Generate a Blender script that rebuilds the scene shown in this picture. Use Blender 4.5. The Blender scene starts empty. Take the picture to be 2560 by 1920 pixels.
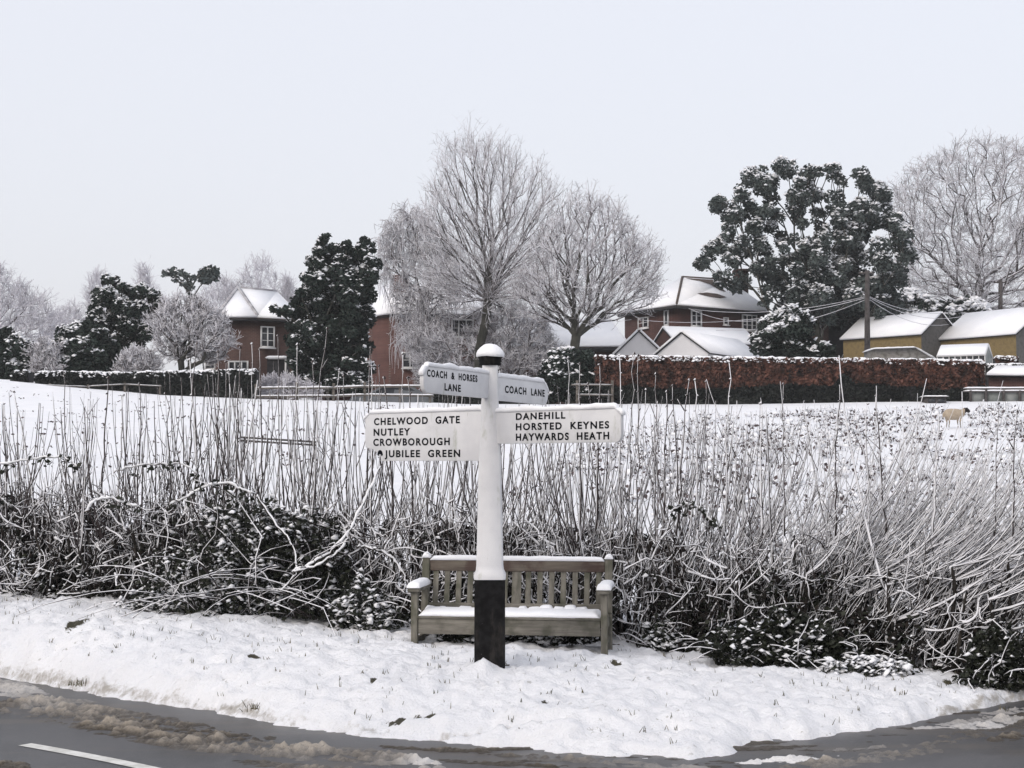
import bpy, math, random
import numpy as np
from mathutils import Vector, Matrix

R = math.radians
C = bpy.context.scene.collection
scene = bpy.context.scene
random.seed(7); rng = np.random.default_rng(7)

# ------------------------------------------------------------ camera, sky, light
F = 3800.0; PITCH = math.atan(200.0/F); CAMZ = 1.62
cd = bpy.data.cameras.new("camera"); cam = bpy.data.objects.new("camera", cd); C.objects.link(cam)
cam.location = (0, 0, CAMZ); cam.rotation_euler = (R(90)+PITCH, 0, 0)
cd.sensor_width = 36; cd.lens = 36*F/2560; cd.clip_start = 0.1; cd.clip_end = 2000
scene.camera = cam

SUN_EL, SUN_AZ = R(38), R(215)
world = bpy.data.worlds.new("World"); scene.world = world; world.use_nodes = True
nt = world.node_tree; nt.nodes.clear()
wo = nt.nodes.new("ShaderNodeOutputWorld"); bg = nt.nodes.new("ShaderNodeBackground")
bg2 = nt.nodes.new("ShaderNodeBackground"); add = nt.nodes.new("ShaderNodeAddShader")
sky = nt.nodes.new("ShaderNodeTexSky"); sky.sky_type = 'NISHITA'; sky.sun_disc = False
sky.sun_elevation = SUN_EL; sky.sun_rotation = SUN_AZ; sky.air_density = 1.0; sky.dust_density = 8.0; sky.ozone_density = 1.0
bg.inputs[1].default_value = 0.05
nt.links.new(sky.outputs[0], bg.inputs[0])
tc = nt.nodes.new("ShaderNodeTexCoord"); sep = nt.nodes.new("ShaderNodeSeparateXYZ")
ramp = nt.nodes.new("ShaderNodeValToRGB")
nt.links.new(tc.outputs["Generated"], sep.inputs[0]); nt.links.new(sep.outputs[2], ramp.inputs[0])
ramp.color_ramp.elements[0].position = 0.0; ramp.color_ramp.elements[0].color = (0.755, 0.76, 0.80, 1)
ramp.color_ramp.elements[1].position = 1.0; ramp.color_ramp.elements[1].color = (0.785, 0.795, 0.85, 1)
nt.links.new(ramp.outputs[0], bg2.inputs[0]); bg2.inputs[1].default_value = 1.0
nt.links.new(bg.outputs[0], add.inputs[0]); nt.links.new(bg2.outputs[0], add.inputs[1])
nt.links.new(add.outputs[0], wo.inputs[0])
sl = bpy.data.lights.new("sun", 'SUN'); sl.energy = 0.65; sl.angle = R(16); sl.color = (1, 0.99, 0.98)
so = bpy.data.objects.new("sun", sl); C.objects.link(so)
sd = Vector((math.sin(SUN_AZ)*math.cos(SUN_EL), math.cos(SUN_AZ)*math.cos(SUN_EL), math.sin(SUN_EL)))
so.rotation_euler = sd.to_track_quat('Z', 'Y').to_euler(); so.location = (0, -10, 30)
vs = scene.view_settings; vs.view_transform = 'Standard'; vs.look = 'None'; vs.exposure = 0.0; vs.gamma = 1; vs.use_curve_mapping = False

# ------------------------------------------------------------ helpers
CT, ST = math.cos(PITCH), math.sin(PITCH)
def ray(px, py):
    u = (px-1280)/F; v = -(py-960)/F
    return u, CT - v*ST, ST + v*CT
def W(px, py, Y):
    a, b, c = ray(px, py); t = Y/b
    return Vector((a*t, Y, CAMZ + c*t))
def WZ(px, py, z):
    a, b, c = ray(px, py); t = (z-CAMZ)/c
    return Vector((a*t, b*t, z))
def XA(px, Y): return W(px, 1160, Y).x
def ZA(py, Y): return W(1280, py, Y).z

def hashn(ix, iy, seed):
    h = (ix.astype(np.int64)*374761393 + iy.astype(np.int64)*668265263 + seed*2147483647) & 0xffffffff
    h = ((h ^ (h >> 13))*1274126177) & 0xffffffff
    return ((h ^ (h >> 16)) & 0xffff)/65535.0
def vnoise(x, y, seed=0):
    ix = np.floor(x); iy = np.floor(y); fx = x-ix; fy = y-iy
    fx = fx*fx*(3-2*fx); fy = fy*fy*(3-2*fy)
    a = hashn(ix, iy, seed); b = hashn(ix+1, iy, seed); c = hashn(ix, iy+1, seed); d = hashn(ix+1, iy+1, seed)
    return (a*(1-fx)+b*fx)*(1-fy) + (c*(1-fx)+d*fx)*fy
def fbm(x, y, f=1.0, o=3, seed=0):
    x = np.asarray(x, float); y = np.asarray(y, float); s = 0; amp = 1; tot = 0
    for k in range(o):
        s = s + amp*(vnoise(x*f, y*f, seed+k)-0.5)*2; tot += amp; amp *= 0.5; f *= 2.03
    return s/tot

class MB:
    def __init__(s): s.v = []; s.f = []; s.n = 0
    def add(s, V, Fs):
        V = np.asarray(V, float).reshape(-1, 3)
        for f in (Fs if isinstance(Fs, list) and len(Fs) and isinstance(Fs[0], np.ndarray) else [np.asarray(Fs, int)]):
            if f.size: s.f.append(f + s.n)
        s.v.append(V); s.n += len(V); return s
    def poly(s, V, faces):
        V = np.asarray([tuple(v) for v in V], float)
        by = {}
        for f in faces: by.setdefault(len(f), []).append(f)
        return s.add(V, [np.array(x) for x in by.values()])
    def box(s, lo, hi, M=None):
        x0, y0, z0 = lo; x1, y1, z1 = hi
        V = [(x0,y0,z0),(x1,y0,z0),(x1,y1,z0),(x0,y1,z0),(x0,y0,z1),(x1,y0,z1),(x1,y1,z1),(x0,y1,z1)]
        if M is not None: V = [tuple(M @ Vector(v)) for v in V]
        return s.add(V, np.array([(0,3,2,1),(4,5,6,7),(0,1,5,4),(1,2,6,5),(2,3,7,6),(3,0,4,7)]))
    def bar(s, p, q, w, h, up=(0,0,1)):
        p = Vector(p); q = Vector(q); d = (q-p); L = d.length; d.normalize(); u = Vector(up)
        sx = d.cross(u)
        if sx.length < 1e-4: sx = d.cross(Vector((0,1,0)))
        sx.normalize(); u = sx.cross(d)
        M = Matrix((sx, d, u)).transposed().to_4x4(); M.translation = p
        return s.box((-w/2, 0, -h/2), (w/2, L, h/2), M)
    def tube(s, P, rad, n=6, cap=True):
        P = np.asarray([tuple(p) for p in P], float); m = len(P)
        rad = np.full(m, rad, float) if np.isscalar(rad) else np.asarray(rad, float)
        T = np.gradient(P, axis=0); T /= (np.linalg.norm(T, axis=1)[:, None]+1e-9)
        ref = np.array([1.0, 0.03, 0.02]) if abs(T[0][0]) < 0.8 else np.array([0.02, 1.0, 0.03])
        A = np.cross(T, ref); A /= (np.linalg.norm(A, axis=1)[:, None]+1e-9); B = np.cross(T, A)
        a = np.arange(n)*2*np.pi/n
        V = P[:, None, :] + rad[:, None, None]*(np.cos(a)[None, :, None]*A[:, None, :] + np.sin(a)[None, :, None]*B[:, None, :])
        i = np.arange(m-1)[:, None]*n; j = np.arange(n)[None, :]; j2 = (j+1) % n
        Fq = np.stack([i+j, i+j2, i+n+j2, i+n+j], -1).reshape(-1, 4)
        fs = [Fq]
        if cap: fs.append(np.array([list(range(n))[::-1], [(m-1)*n+k for k in range(n)]]))
        s.add(V.reshape(-1, 3), fs); return s
    def segs(s, P0, P1, R0, R1, n=3):
        P0 = np.asarray(P0, float); P1 = np.asarray(P1, float); N = len(P0)
        if N == 0: return s
        R0 = np.broadcast_to(np.asarray(R0, float), (N,)); R1 = np.broadcast_to(np.asarray(R1, float), (N,))
        T = P1-P0; T /= (np.linalg.norm(T, axis=1)[:, None]+1e-9)
        ref = np.where(np.abs(T[:, :1]) < 0.8, np.array([[1.0, 0.03, 0.02]]), np.array([[0.02, 1.0, 0.03]]))
        A = np.cross(T, ref); A /= (np.linalg.norm(A, axis=1)[:, None]+1e-9); B = np.cross(T, A)
        a = np.arange(n)*2*np.pi/n
        off = np.cos(a)[None, :, None]*A[:, None, :] + np.sin(a)[None, :, None]*B[:, None, :]
        V = np.concatenate([P0[:, None]+R0[:, None, None]*off, P1[:, None]+R1[:, None, None]*off], 1)
        b = np.arange(N)[:, None]*2*n; j = np.arange(n)[None, :]; j2 = (j+1) % n
        Fq = np.stack([b+j, b+j2, b+n+j2, b+n+j], -1).reshape(-1, 4)
        return s.add(V.reshape(-1, 3), [Fq])
    def leaves(s, Cn, size, up=0.0, asp=0.6, seed=None):
        Cn = np.asarray(Cn, float); N = len(Cn)
        if N == 0: return s
        size = np.broadcast_to(np.asarray(size, float), (N,))
        nrm = rng.normal(size=(N, 3)); nrm[:, 2] = np.abs(nrm[:, 2]) + up*2; nrm /= np.linalg.norm(nrm, axis=1)[:, None]
        t = np.cross(nrm, rng.normal(size=(N, 3))); t /= np.linalg.norm(t, axis=1)[:, None]; b = np.cross(nrm, t)
        S = size[:, None]*(0.7+0.6*rng.random((N, 1)))
        V = np.stack([Cn-t*S, Cn-b*S*asp+nrm*S*0.15, Cn+t*S, Cn+b*S*asp+nrm*S*0.15], 1)
        return s.add(V.reshape(-1, 3), [(np.arange(N)[:, None]*4+np.arange(4)[None, :])])
    def blobs(s, Cn, size, flat=0.55):
        Cn = np.asarray(Cn, float); N = len(Cn)
        if N == 0: return s
        size = np.broadcast_to(np.asarray(size, float), (N,))
        a = np.arange(6)*np.pi/3
        base = [(0, 0, 1.0)] + [(math.cos(x), math.sin(x), 0.15) for x in a] + [(0, 0, -0.45)]
        base = np.array(base)
        ph = rng.random(N)*6.28; c, sn = np.cos(ph), np.sin(ph)
        sc = 0.65+0.7*rng.random((N, 8, 1))
        V = base[None]*sc
        X = V[..., 0]*c[:, None]-V[..., 1]*sn[:, None]; Y = (V[..., 0]*sn[:, None]+V[..., 1]*c[:, None])*(0.6+0.5*rng.random((N, 1)))
        tx = rng.normal(size=(N, 1))*0.35; ty = rng.normal(size=(N, 1))*0.35
        Z = V[..., 2]*flat + X*tx + Y*ty
        V = np.stack([X, Y, Z], -1)*size[:, None, None] + Cn[:, None]
        f = []
        for k in range(6):
            k2 = (k+1) % 6; f.append((0, 1+k, 1+k2)); f.append((7, 1+k2, 1+k))
        f = np.array(f)
        return s.add(V.reshape(-1, 3), [(np.arange(N)[:, None, None]*8+f[None]).reshape(-1, 3)])
    def loaf(s, p, q, w, h, step=0.05, seed=0, up=(0,0,1), rag=0.25, n=9):
        p = Vector(p); q = Vector(q); d = q-p; L = d.length; d.normalize()
        u = Vector(up); sx = d.cross(u).normalized()
        m = max(4, int(L/step)+1)
        ts = np.linspace(0, 1, m); V = []
        a = np.linspace(0, np.pi, n)
        for i, t in enumerate(ts):
            e = min(1, math.sqrt(max(0, 1-(1-min(t*L, (1-t)*L)/(h*0.9+1e-6))**2)) if min(t*L, (1-t)*L) < h*0.9 else 1)
            nz = float(fbm(np.array([t*L*7+seed*13.1]), np.array([seed*3.7]), 1, 2, seed)[0])
            nz2 = float(fbm(np.array([t*L*5+seed*7.1+50]), np.array([seed*1.7]), 1, 2, seed+3)[0])
            hh = h*(1+rag*nz)*max(e, 0.15); ww = w/2*(1+rag*0.35*nz2)
            c = p + d*(t*L)
            for k in a:
                cc = math.copysign(abs(math.cos(k))**0.6, math.cos(k)); ss = abs(math.sin(k))**0.7
                V.append(c + sx*(ww*cc) + u*(hh*ss))
        i = np.arange(m-1)[:, None]*n; j = np.arange(n-1)[None, :]
        Fq = np.stack([i+j, i+n+j, i+n+j+1, i+j+1], -1).reshape(-1, 4)
        bot = np.array([(k*n, k*n+n-1, (k+1)*n+n-1, (k+1)*n) for k in range(m-1)])
        return s.add([tuple(v) for v in V], [Fq, bot, np.array([list(range(n)), [(m-1)*n+k for k in range(n)][::-1]])])
    def build(s, name, mat, parent=None, smooth=False, loc=None, label=None):
        me = bpy.data.meshes.new(name)
        V = np.concatenate(s.v) if s.v else np.zeros((0, 3))
        loops = np.concatenate([f.reshape(-1) for f in s.f]) if s.f else np.zeros(0, int)
        tot = np.concatenate([np.full(len(f), f.shape[1]) for f in s.f]) if s.f else np.zeros(0, int)
        me.vertices.add(len(V)); me.vertices.foreach_set("co", V.astype(np.float32).reshape(-1))
        me.loops.add(len(loops)); me.loops.foreach_set("vertex_index", loops.astype(np.int32))
        st = np.concatenate([[0], np.cumsum(tot)[:-1]]) if len(tot) else tot
        me.polygons.add(len(tot)); me.polygons.foreach_set("loop_start", st.astype(np.int32)); me.polygons.foreach_set("loop_total", tot.astype(np.int32))
        if smooth: me.polygons.foreach_set("use_smooth", np.ones(len(tot), bool))
        me.update(calc_edges=True)
        for m in (mat if isinstance(mat, (list, tuple)) else [mat]): me.materials.append(m)
        o = bpy.data.objects.new(name, me); C.objects.link(o)
        if parent is not None:
            o.parent = parent
        if loc is not None: o.location = loc
        if label: o["label"] = label
        return o
def tag(o, label, cat, group=None, kind=None):
    o["label"] = label
    if kind: o["kind"] = kind
    if cat: o["category"] = cat
    if group: o["group"] = group
    return o
def struct(o): o["kind"] = "structure"; return o
def empty(name, loc, rz=0):
    o = bpy.data.objects.new(name, None); C.objects.link(o); o.location = loc; o.rotation_euler = (0, 0, rz); o.empty_display_size = 0.2
    return o
def shift(mb, d):   # move a builder's geometry by -d so it is local to an empty at d
    d = np.array(tuple(d)); mb.v = [v-d for v in mb.v]; return mb
def bevel(o, w=0.004, seg=2):
    m = o.modifiers.new("bevel", 'BEVEL'); m.width = w; m.segments = seg; m.limit_method = 'ANGLE'; return o

# ------------------------------------------------------------ materials
def mat_base(name, col, rough=0.8):
    m = bpy.data.materials.new(name); m.use_nodes = True; b = m.node_tree.nodes["Principled BSDF"]
    b.inputs["Base Color"].default_value = (*col, 1); b.inputs["Roughness"].default_value = rough
    b.inputs["Specular IOR Level"].default_value = 0.3
    return m, m.node_tree, b
def N(t, typ): return t.nodes.new(typ)
def coords(t, obj=True):
    c = N(t, "ShaderNodeTexCoord"); return c.outputs["Object" if obj else "Generated"]
def noise(t, scale, detail=3, rough=0.55, vec=None):
    n = N(t, "ShaderNodeTexNoise"); n.inputs["Scale"].default_value = scale; n.inputs["Detail"].default_value = detail; n.inputs["Roughness"].default_value = rough
    t.links.new(vec if vec is not None else coords(t), n.inputs["Vector"]); return n
def mixc(t, fac, a, b):
    m = N(t, "ShaderNodeMix"); m.data_type = 'RGBA'
    if hasattr(fac, "links"): t.links.new(fac, m.inputs[0])
    else: m.inputs[0].default_value = fac
    for k, x in ((6, a), (7, b)):
        if hasattr(x, "links"): t.links.new(x, m.inputs[k])
        else: m.inputs[k].default_value = (*x, 1)
    return m.outputs[2]
def rampf(t, fac, p0, p1):
    m = N(t, "ShaderNodeMapRange"); m.interpolation_type = 'SMOOTHSTEP'
    m.inputs[1].default_value = p0; m.inputs[2].default_value = p1; t.links.new(fac, m.inputs[0]); return m.outputs[0]
def math_(t, op, a, b):
    m = N(t, "ShaderNodeMath"); m.operation = op
    for k, x in ((0, a), (1, b)):
        if hasattr(x, "links"): t.links.new(x, m.inputs[k])
        else: m.inputs[k].default_value = x
    return m.outputs[0]
def bump(t, b, h, dist=0.01, strength=0.5):
    n = N(t, "ShaderNodeBump"); n.inputs["Strength"].default_value = strength; n.inputs["Distance"].default_value = dist
    t.links.new(h, n.inputs["Height"]); t.links.new(n.outputs[0], b.inputs["Normal"])
SNOW = (0.85, 0.855, 0.875)
def snowy(name, ca, cb, direction=(-0.5, -0.35, 0.8), thr=0.15, soft=0.25, nscale=6, namp=0.6, cscale=3, rough=0.85, snow=(0.80, 0.81, 0.85)):
    """two-tone bark/leaf colour, snow where the surface faces `direction` (up / windward)"""
    m, t, b = mat_base(name, ca, rough)
    n1 = noise(t, cscale, 4); col = mixc(t, rampf(t, n1.outputs[0], 0.35, 0.65), ca, cb)
    g = N(t, "ShaderNodeNewGeometry"); d = N(t, "ShaderNodeVectorMath"); d.operation = 'DOT_PRODUCT'
    dv = Vector(direction).normalized(); d.inputs[1].default_value = dv
    t.links.new(g.outputs["Normal"], d.inputs[0])
    n2 = noise(t, nscale, 3)
    s = math_(t, 'ADD', d.outputs["Value"], math_(t, 'MULTIPLY', math_(t, 'SUBTRACT', n2.outputs[0], 0.5), namp*2))
    f = rampf(t, s, thr, thr+soft)
    t.links.new(mixc(t, f, col, snow), b.inputs["Base Color"])
    return m
def two(name, ca, cb, sc=4, rough=0.8, p0=0.35, p1=0.65, bumpd=0, bsc=None):
    m, t, b = mat_base(name, ca, rough); n1 = noise(t, sc, 5)
    t.links.new(mixc(t, rampf(t, n1.outputs[0], p0, p1), ca, cb), b.inputs["Base Color"])
    if bumpd: bump(t, b, noise(t, bsc or sc*6, 4).outputs[0], bumpd)
    return m
def make_snow():
    m, t, b = mat_base("snow", SNOW, 0.6)
    n1 = noise(t, 1.2, 4); t.links.new(mixc(t, rampf(t, n1.outputs[0], 0.3, 0.75), (0.81, 0.822, 0.86), (0.87, 0.88, 0.905)), b.inputs["Base Color"])
    bump(t, b, noise(t, 28, 5, 0.65).outputs[0], 0.012, 0.6)
    return m
def make_ground():
    m, t, b = mat_base("ground_snow", SNOW, 0.6)
    co = coords(t); n1 = noise(t, 0.9, 5)
    base = mixc(t, rampf(t, n1.outputs[0], 0.3, 0.75), (0.82, 0.835, 0.875), (0.885, 0.895, 0.925))
    at = N(t, "ShaderNodeAttribute"); at.attribute_name = "dirt"
    n2 = noise(t, 14, 5, 0.7)
    f = rampf(t, math_(t, 'ADD', at.outputs["Fac"], math_(t, 'MULTIPLY', math_(t, 'SUBTRACT', n2.outputs[0], 0.5), 1.1)), 0.35, 0.8)
    base = mixc(t, f, base, mixc(t, n2.outputs[0], (0.24, 0.215, 0.185), (0.52, 0.50, 0.475)))
    at2 = N(t, "ShaderNodeAttribute"); at2.attribute_name = "bare"
    n3 = noise(t, 22, 4, 0.7)
    f2 = rampf(t, math_(t, 'ADD', at2.outputs["Fac"], math_(t, 'MULTIPLY', math_(t, 'SUBTRACT', n3.outputs[0], 0.5), 1.0)), 0.5, 0.62)
    base = mixc(t, f2, base, mixc(t, n3.outputs[0], (0.02, 0.022, 0.012), (0.07, 0.06, 0.035)))
    n4 = noise(t, 15, 3, 0.6); n5 = noise(t, 0.9, 3)
    f3 = math_(t, 'MULTIPLY', rampf(t, n4.outputs[0], 0.64, 0.70), rampf(t, n5.outputs[0], 0.38, 0.6))
    base = mixc(t, math_(t, 'MULTIPLY', f3, 0.55), base, (0.30, 0.29, 0.26))
    t.links.new(base, b.inputs["Base Color"])
    bump(t, b, noise(t, 34, 6, 0.72).outputs[0], 0.035, 0.8)
    return m
def make_road():
    m, t, b = mat_base("wet_asphalt", (0.06, 0.062, 0.068), 0.35)
    n1 = noise(t, 1.2, 5, 0.6); n2 = noise(t, 60, 3)
    col = mixc(t, rampf(t, n1.outputs[0], 0.3, 0.7), (0.030, 0.031, 0.035), (0.068, 0.068, 0.073))
    col = mixc(t, rampf(t, n2.outputs[0], 0.55, 0.8), col, (0.11, 0.108, 0.105))
    mp = N(t, "ShaderNodeMapping"); mp.inputs["Scale"].default_value = (.5, 2.6, 1); mp.inputs["Rotation"].default_value = (0, 0, R(16)); t.links.new(coords(t), mp.inputs[0])
    n3 = noise(t, 1.3, 6, 0.7, mp.outputs[0]); n4 = noise(t, 150, 2)
    col = mixc(t, math_(t, 'MULTIPLY', rampf(t, n3.outputs[0], 0.48, 0.62), 0.55), col, (0.085, 0.072, 0.058))
    col = mixc(t, math_(t, 'MULTIPLY', rampf(t, n4.outputs[0], 0.5, 0.75), 0.5), col, (0.16, 0.155, 0.15))
    t.links.new(col, b.inputs["Base Color"])
    t.links.new(rampf(t, n1.outputs[0], 0.2, 1.0), b.inputs["Roughness"])
    mr = N(t, "ShaderNodeMapRange"); mr.inputs[3].default_value = 0.25; mr.inputs[4].default_value = 0.6
    t.links.new(n1.outputs[0], mr.inputs[0]); t.links.new(mr.outputs[0], b.inputs["Roughness"])
    b.inputs["Specular IOR Level"].default_value = 0.5
    bump(t, b, n2.outputs[0], 0.004, 0.5)
    return m
def make_slush():
    m, t, b = mat_base("slush", (0.4, 0.35, 0.3), 0.45)
    at = N(t, "ShaderNodeAttribute"); at.attribute_name = "h"
    n = noise(t, 27, 6, 0.75)
    f = rampf(t, math_(t, 'ADD', at.outputs["Fac"], math_(t, 'MULTIPLY', math_(t, 'SUBTRACT', n.outputs[0], 0.5), 1.2)), 0.0, 1.1)
    c1 = mixc(t, f, (0.045, 0.037, 0.028), (0.31, 0.27, 0.22))
    at2 = N(t, "ShaderNodeAttribute"); at2.attribute_name = "white"
    c1 = mixc(t, at2.outputs["Fac"], c1, (0.78, 0.77, 0.77))
    t.links.new(c1, b.inputs["Base Color"])
    bump(t, b, noise(t, 45, 5, 0.7).outputs[0], 0.02, 0.8)
    return m
def make_brick(name, ca, cb, scale=1.0, mortar=(0.28, 0.25, 0.23)):
    m, t, b = mat_base(name, ca, 0.9)
    co = N(t, "ShaderNodeTexCoord"); sp = N(t, "ShaderNodeSeparateXYZ"); cb_ = N(t, "ShaderNodeCombineXYZ")
    t.links.new(co.outputs["Object"], sp.inputs[0])
    t.links.new(math_(t, 'ADD', sp.outputs[0], sp.outputs[1]), cb_.inputs[0]); t.links.new(sp.outputs[2], cb_.inputs[1])
    br = N(t, "ShaderNodeTexBrick"); br.inputs["Scale"].default_value = scale
    br.inputs["Brick Width"].default_value = 0.23; br.inputs["Row Height"].default_value = 0.075; br.inputs["Mortar Size"].default_value = 0.006
    br.inputs["Color1"].default_value = (*ca, 1); br.inputs["Color2"].default_value = (*cb, 1); br.inputs["Mortar"].default_value = (*mortar, 1)
    t.links.new(cb_.outputs[0], br.inputs[0])
    n = noise(t, 0.8, 4); t.links.new(mixc(t, math_(t, 'MULTIPLY', rampf(t, n.outputs[0], 0.4, 0.7), 0.5), br.outputs[0], (ca[0]*0.5, ca[1]*0.5, ca[2]*0.5)), b.inputs["Base Color"])
    return m
def make_wood(name, ca, cb, ax=0, moss=None, rough=0.85):
    m, t, b = mat_base(name, ca, rough)
    co = N(t, "ShaderNodeTexCoord"); mp = N(t, "ShaderNodeMapping"); t.links.new(co.outputs["Object"], mp.inputs[0])
    sc = [26, 26, 26]; sc[ax] = 2.5; mp.inputs["Scale"].default_value = sc
    n = noise(t, 1.0, 5, 0.65, mp.outputs[0])
    c = mixc(t, rampf(t, n.outputs[0], 0.3, 0.7), ca, cb)
    n2 = noise(t, 5, 4)
    c = mixc(t, math_(t, 'MULTIPLY', rampf(t, n2.outputs[0], 0.45, 0.68), 0.7), c, moss or (ca[0]*0.45, ca[1]*0.45, ca[2]*0.4))
    t.links.new(c, b.inputs["Base Color"]); bump(t, b, n.outputs[0], 0.003, 0.5)
    return m

M = {}
M['snow'] = make_snow(); M['ground'] = make_ground(); M['road'] = make_road(); M['slush'] = make_slush()
M['white_paint'] = two("white_paint", (0.60, 0.605, 0.63), (0.66, 0.665, 0.685), 5, 0.5, bumpd=0.002, bsc=90)
M['black_paint'] = two("black_paint", (0.003, 0.003, 0.0035), (0.010, 0.010, 0.011), 18, 0.7, bumpd=0.003, bsc=40)
def wear(m, col, sc, p0, p1, amt, stretch=(1,1,1)):
    t = m.node_tree; b = t.nodes["Principled BSDF"]; src = b.inputs["Base Color"].links[0].from_socket
    mp = N(t, "ShaderNodeMapping"); mp.inputs["Scale"].default_value = stretch; t.links.new(coords(t), mp.inputs[0])
    n = noise(t, sc, 5, 0.7, mp.outputs[0]); t.links.new(mixc(t, math_(t, 'MULTIPLY', rampf(t, n.outputs[0], p0, p1), amt), src, col), b.inputs["Base Color"])
wear(M['white_paint'], (0.30, 0.32, 0.25), 7, 0.56, 0.75, .6, (1, 1, .35)); wear(M['white_paint'], (0.16, 0.13, 0.09), 22, 0.67, 0.74, .6, (1, 1, .2))
wear(M['black_paint'], (0.5, 0.5, 0.5), 38, 0.70, 0.72, .9); wear(M['black_paint'], (0.05, 0.045, 0.04), 6, 0.5, 0.7, .6, (1, 1, .3))
M['letter'] = two("letter_paint", (0.002, 0.003, 0.006), (0.005, 0.006, 0.010), 8, 0.85)
for k_ in ("black_paint", "letter"): M[k_].node_tree.nodes["Principled BSDF"].inputs["Specular IOR Level"].default_value = 0.12
M['shoot'] = snowy("shoot_bark", (0.028, 0.020, 0.022), (0.06, 0.047, 0.047), (-0.95, -0.15, 0.3), 0.55, 0.2, 9, 0.45, 5)
M['shoot_heavy'] = snowy("shoot_bark_plastered", (0.03, 0.023, 0.023), (0.06, 0.05, 0.048), (-0.75, -0.35, 0.75), -0.05, 0.25, 7, 0.55, 5, snow=(0.74, 0.745, 0.78))
M['stool'] = snowy("stool_bark", (0.014, 0.012, 0.010), (0.038, 0.033, 0.028), (-0.5, -0.15, 0.9), 0.45, 0.2, 8, 0.6, 5)
M['twig'] = snowy("twig_bark", (0.02, 0.015, 0.014), (0.045, 0.036, 0.033), (-0.5, -0.1, 0.9), 0.35, 0.2, 10, 0.7, 5)
M['bramble'] = snowy("bramble_stem", (0.07, 0.05, 0.045), (0.1, 0.08, 0.06), (-0.2, -0.3, 1), 0.0, 0.2, 8, 0.35, 5)
M['leaf_dark'] = two("ivy_leaf", (0.006, 0.008, 0.005), (0.018, 0.022, 0.012), 9, 0.6)
M['litter_and_shade'] = two("dead_leaf_and_shade", (0.005, 0.004, 0.0035), (0.018, 0.013, 0.010), 7, 0.8)  # near-black; also colours the leaf fill standing in for hedge shade
M['blade'] = two("grass_blade", (0.05, 0.055, 0.03), (0.16, 0.14, 0.09), 9, 0.8)
M['weed'] = two("dead_weed", (0.045, 0.032, 0.034), (0.11, 0.085, 0.085), 3, 0.9)
M['bench'] = make_wood("bench_wood", (0.105, 0.098, 0.085), (0.21, 0.197, 0.17), 0, (0.05, 0.052, 0.036))
M['bench_v'] = make_wood("bench_wood_upright", (0.10, 0.095, 0.08), (0.20, 0.188, 0.16), 2, (0.055, 0.058, 0.036))
M['bench_red'] = make_wood("bench_wood_stained", (0.075, 0.058, 0.05), (0.15, 0.13, 0.105), 0, (0.055, 0.03, 0.026))
# far trees: bark with frost
M['bark_main'] = snowy("tree_bark", (0.024, 0.025, 0.020), (0.055, 0.053, 0.045), (-0.7, 0.1, 0.7), 0.62, 0.25, 2.5, 0.45, 1.5, snow=(0.62, 0.62, 0.66))
M['bark_mid'] = snowy("tree_twigs", (0.045, 0.04, 0.038), (0.10, 0.09, 0.088), (-0.5, -0.1, 0.85), 0.28, 0.35, 2, 0.7, 0.6, snow=(0.68, 0.68, 0.73))
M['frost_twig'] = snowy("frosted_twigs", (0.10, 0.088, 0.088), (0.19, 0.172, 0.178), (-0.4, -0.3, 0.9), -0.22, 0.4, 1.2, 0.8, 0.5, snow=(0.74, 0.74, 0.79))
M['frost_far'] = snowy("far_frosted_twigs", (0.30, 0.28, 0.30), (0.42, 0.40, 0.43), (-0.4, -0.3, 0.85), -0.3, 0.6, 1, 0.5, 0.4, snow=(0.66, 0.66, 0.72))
M['evergreen'] = two("evergreen_leaf", (0.008, 0.015, 0.012), (0.024, 0.037, 0.030), 0.9, 0.7)
M['euc'] = two("grey_green_leaf", (0.035, 0.047, 0.045), (0.085, 0.104, 0.10), 0.7, 0.8)
M['copper'] = two("beech_leaf", (0.032, 0.018, 0.014), (0.15, 0.068, 0.050), 3.2, 0.85)
M['hedge_dark'] = two("dark_hedge_leaf", (0.010, 0.013, 0.012), (0.026, 0.031, 0.028), 1.2, 0.85)
M['brick_l'] = make_brick("brown_brick", (0.075, 0.040, 0.034), (0.10, 0.052, 0.043), mortar=(0.13,0.115,0.105))
M['brick_c'] = make_brick("red_brick", (0.095, 0.040, 0.034), (0.12, 0.052, 0.043), mortar=(0.13,0.11,0.1))
M['brick_r'] = make_brick("dark_red_brick", (0.065, 0.028, 0.024), (0.09, 0.037, 0.03), mortar=(0.10,0.085,0.08))
M['render'] = two("white_render", (0.58, 0.58, 0.60), (0.64, 0.64, 0.66), 1.0, 0.9)
M['yellow'] = make_wood("yellow_board", (0.16, 0.118, 0.050), (0.21, 0.155, 0.072), 0, (0.12, 0.09, 0.045))
M['greyboard'] = make_wood("grey_board", (0.07, 0.068, 0.066), (0.12, 0.116, 0.11), 1, (0.05, 0.048, 0.046))
M['fence_wood'] = make_wood("fence_wood", (0.09, 0.08, 0.072), (0.15, 0.135, 0.12), 0)
M['tile'] = two("roof_tile", (0.07, 0.055, 0.05), (0.12, 0.09, 0.08), 1.5, 0.85)
M['dark'] = two("dark_trim", (0.012, 0.012, 0.014), (0.025, 0.025, 0.028), 3, 0.7)
M['frame'] = two("window_frame_paint", (0.62, 0.62, 0.62), (0.7, 0.7, 0.7), 2, 0.5)
M['glass'] = two("window_glass", (0.02, 0.022, 0.026), (0.05, 0.055, 0.062), 0.9, 0.12)
M['cable'] = two("frosted_cable", (0.45, 0.45, 0.48), (0.62, 0.62, 0.66), 2, 0.8)
M['pole'] = make_wood("pole_wood", (0.05, 0.045, 0.045), (0.09, 0.08, 0.08), 2)
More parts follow.
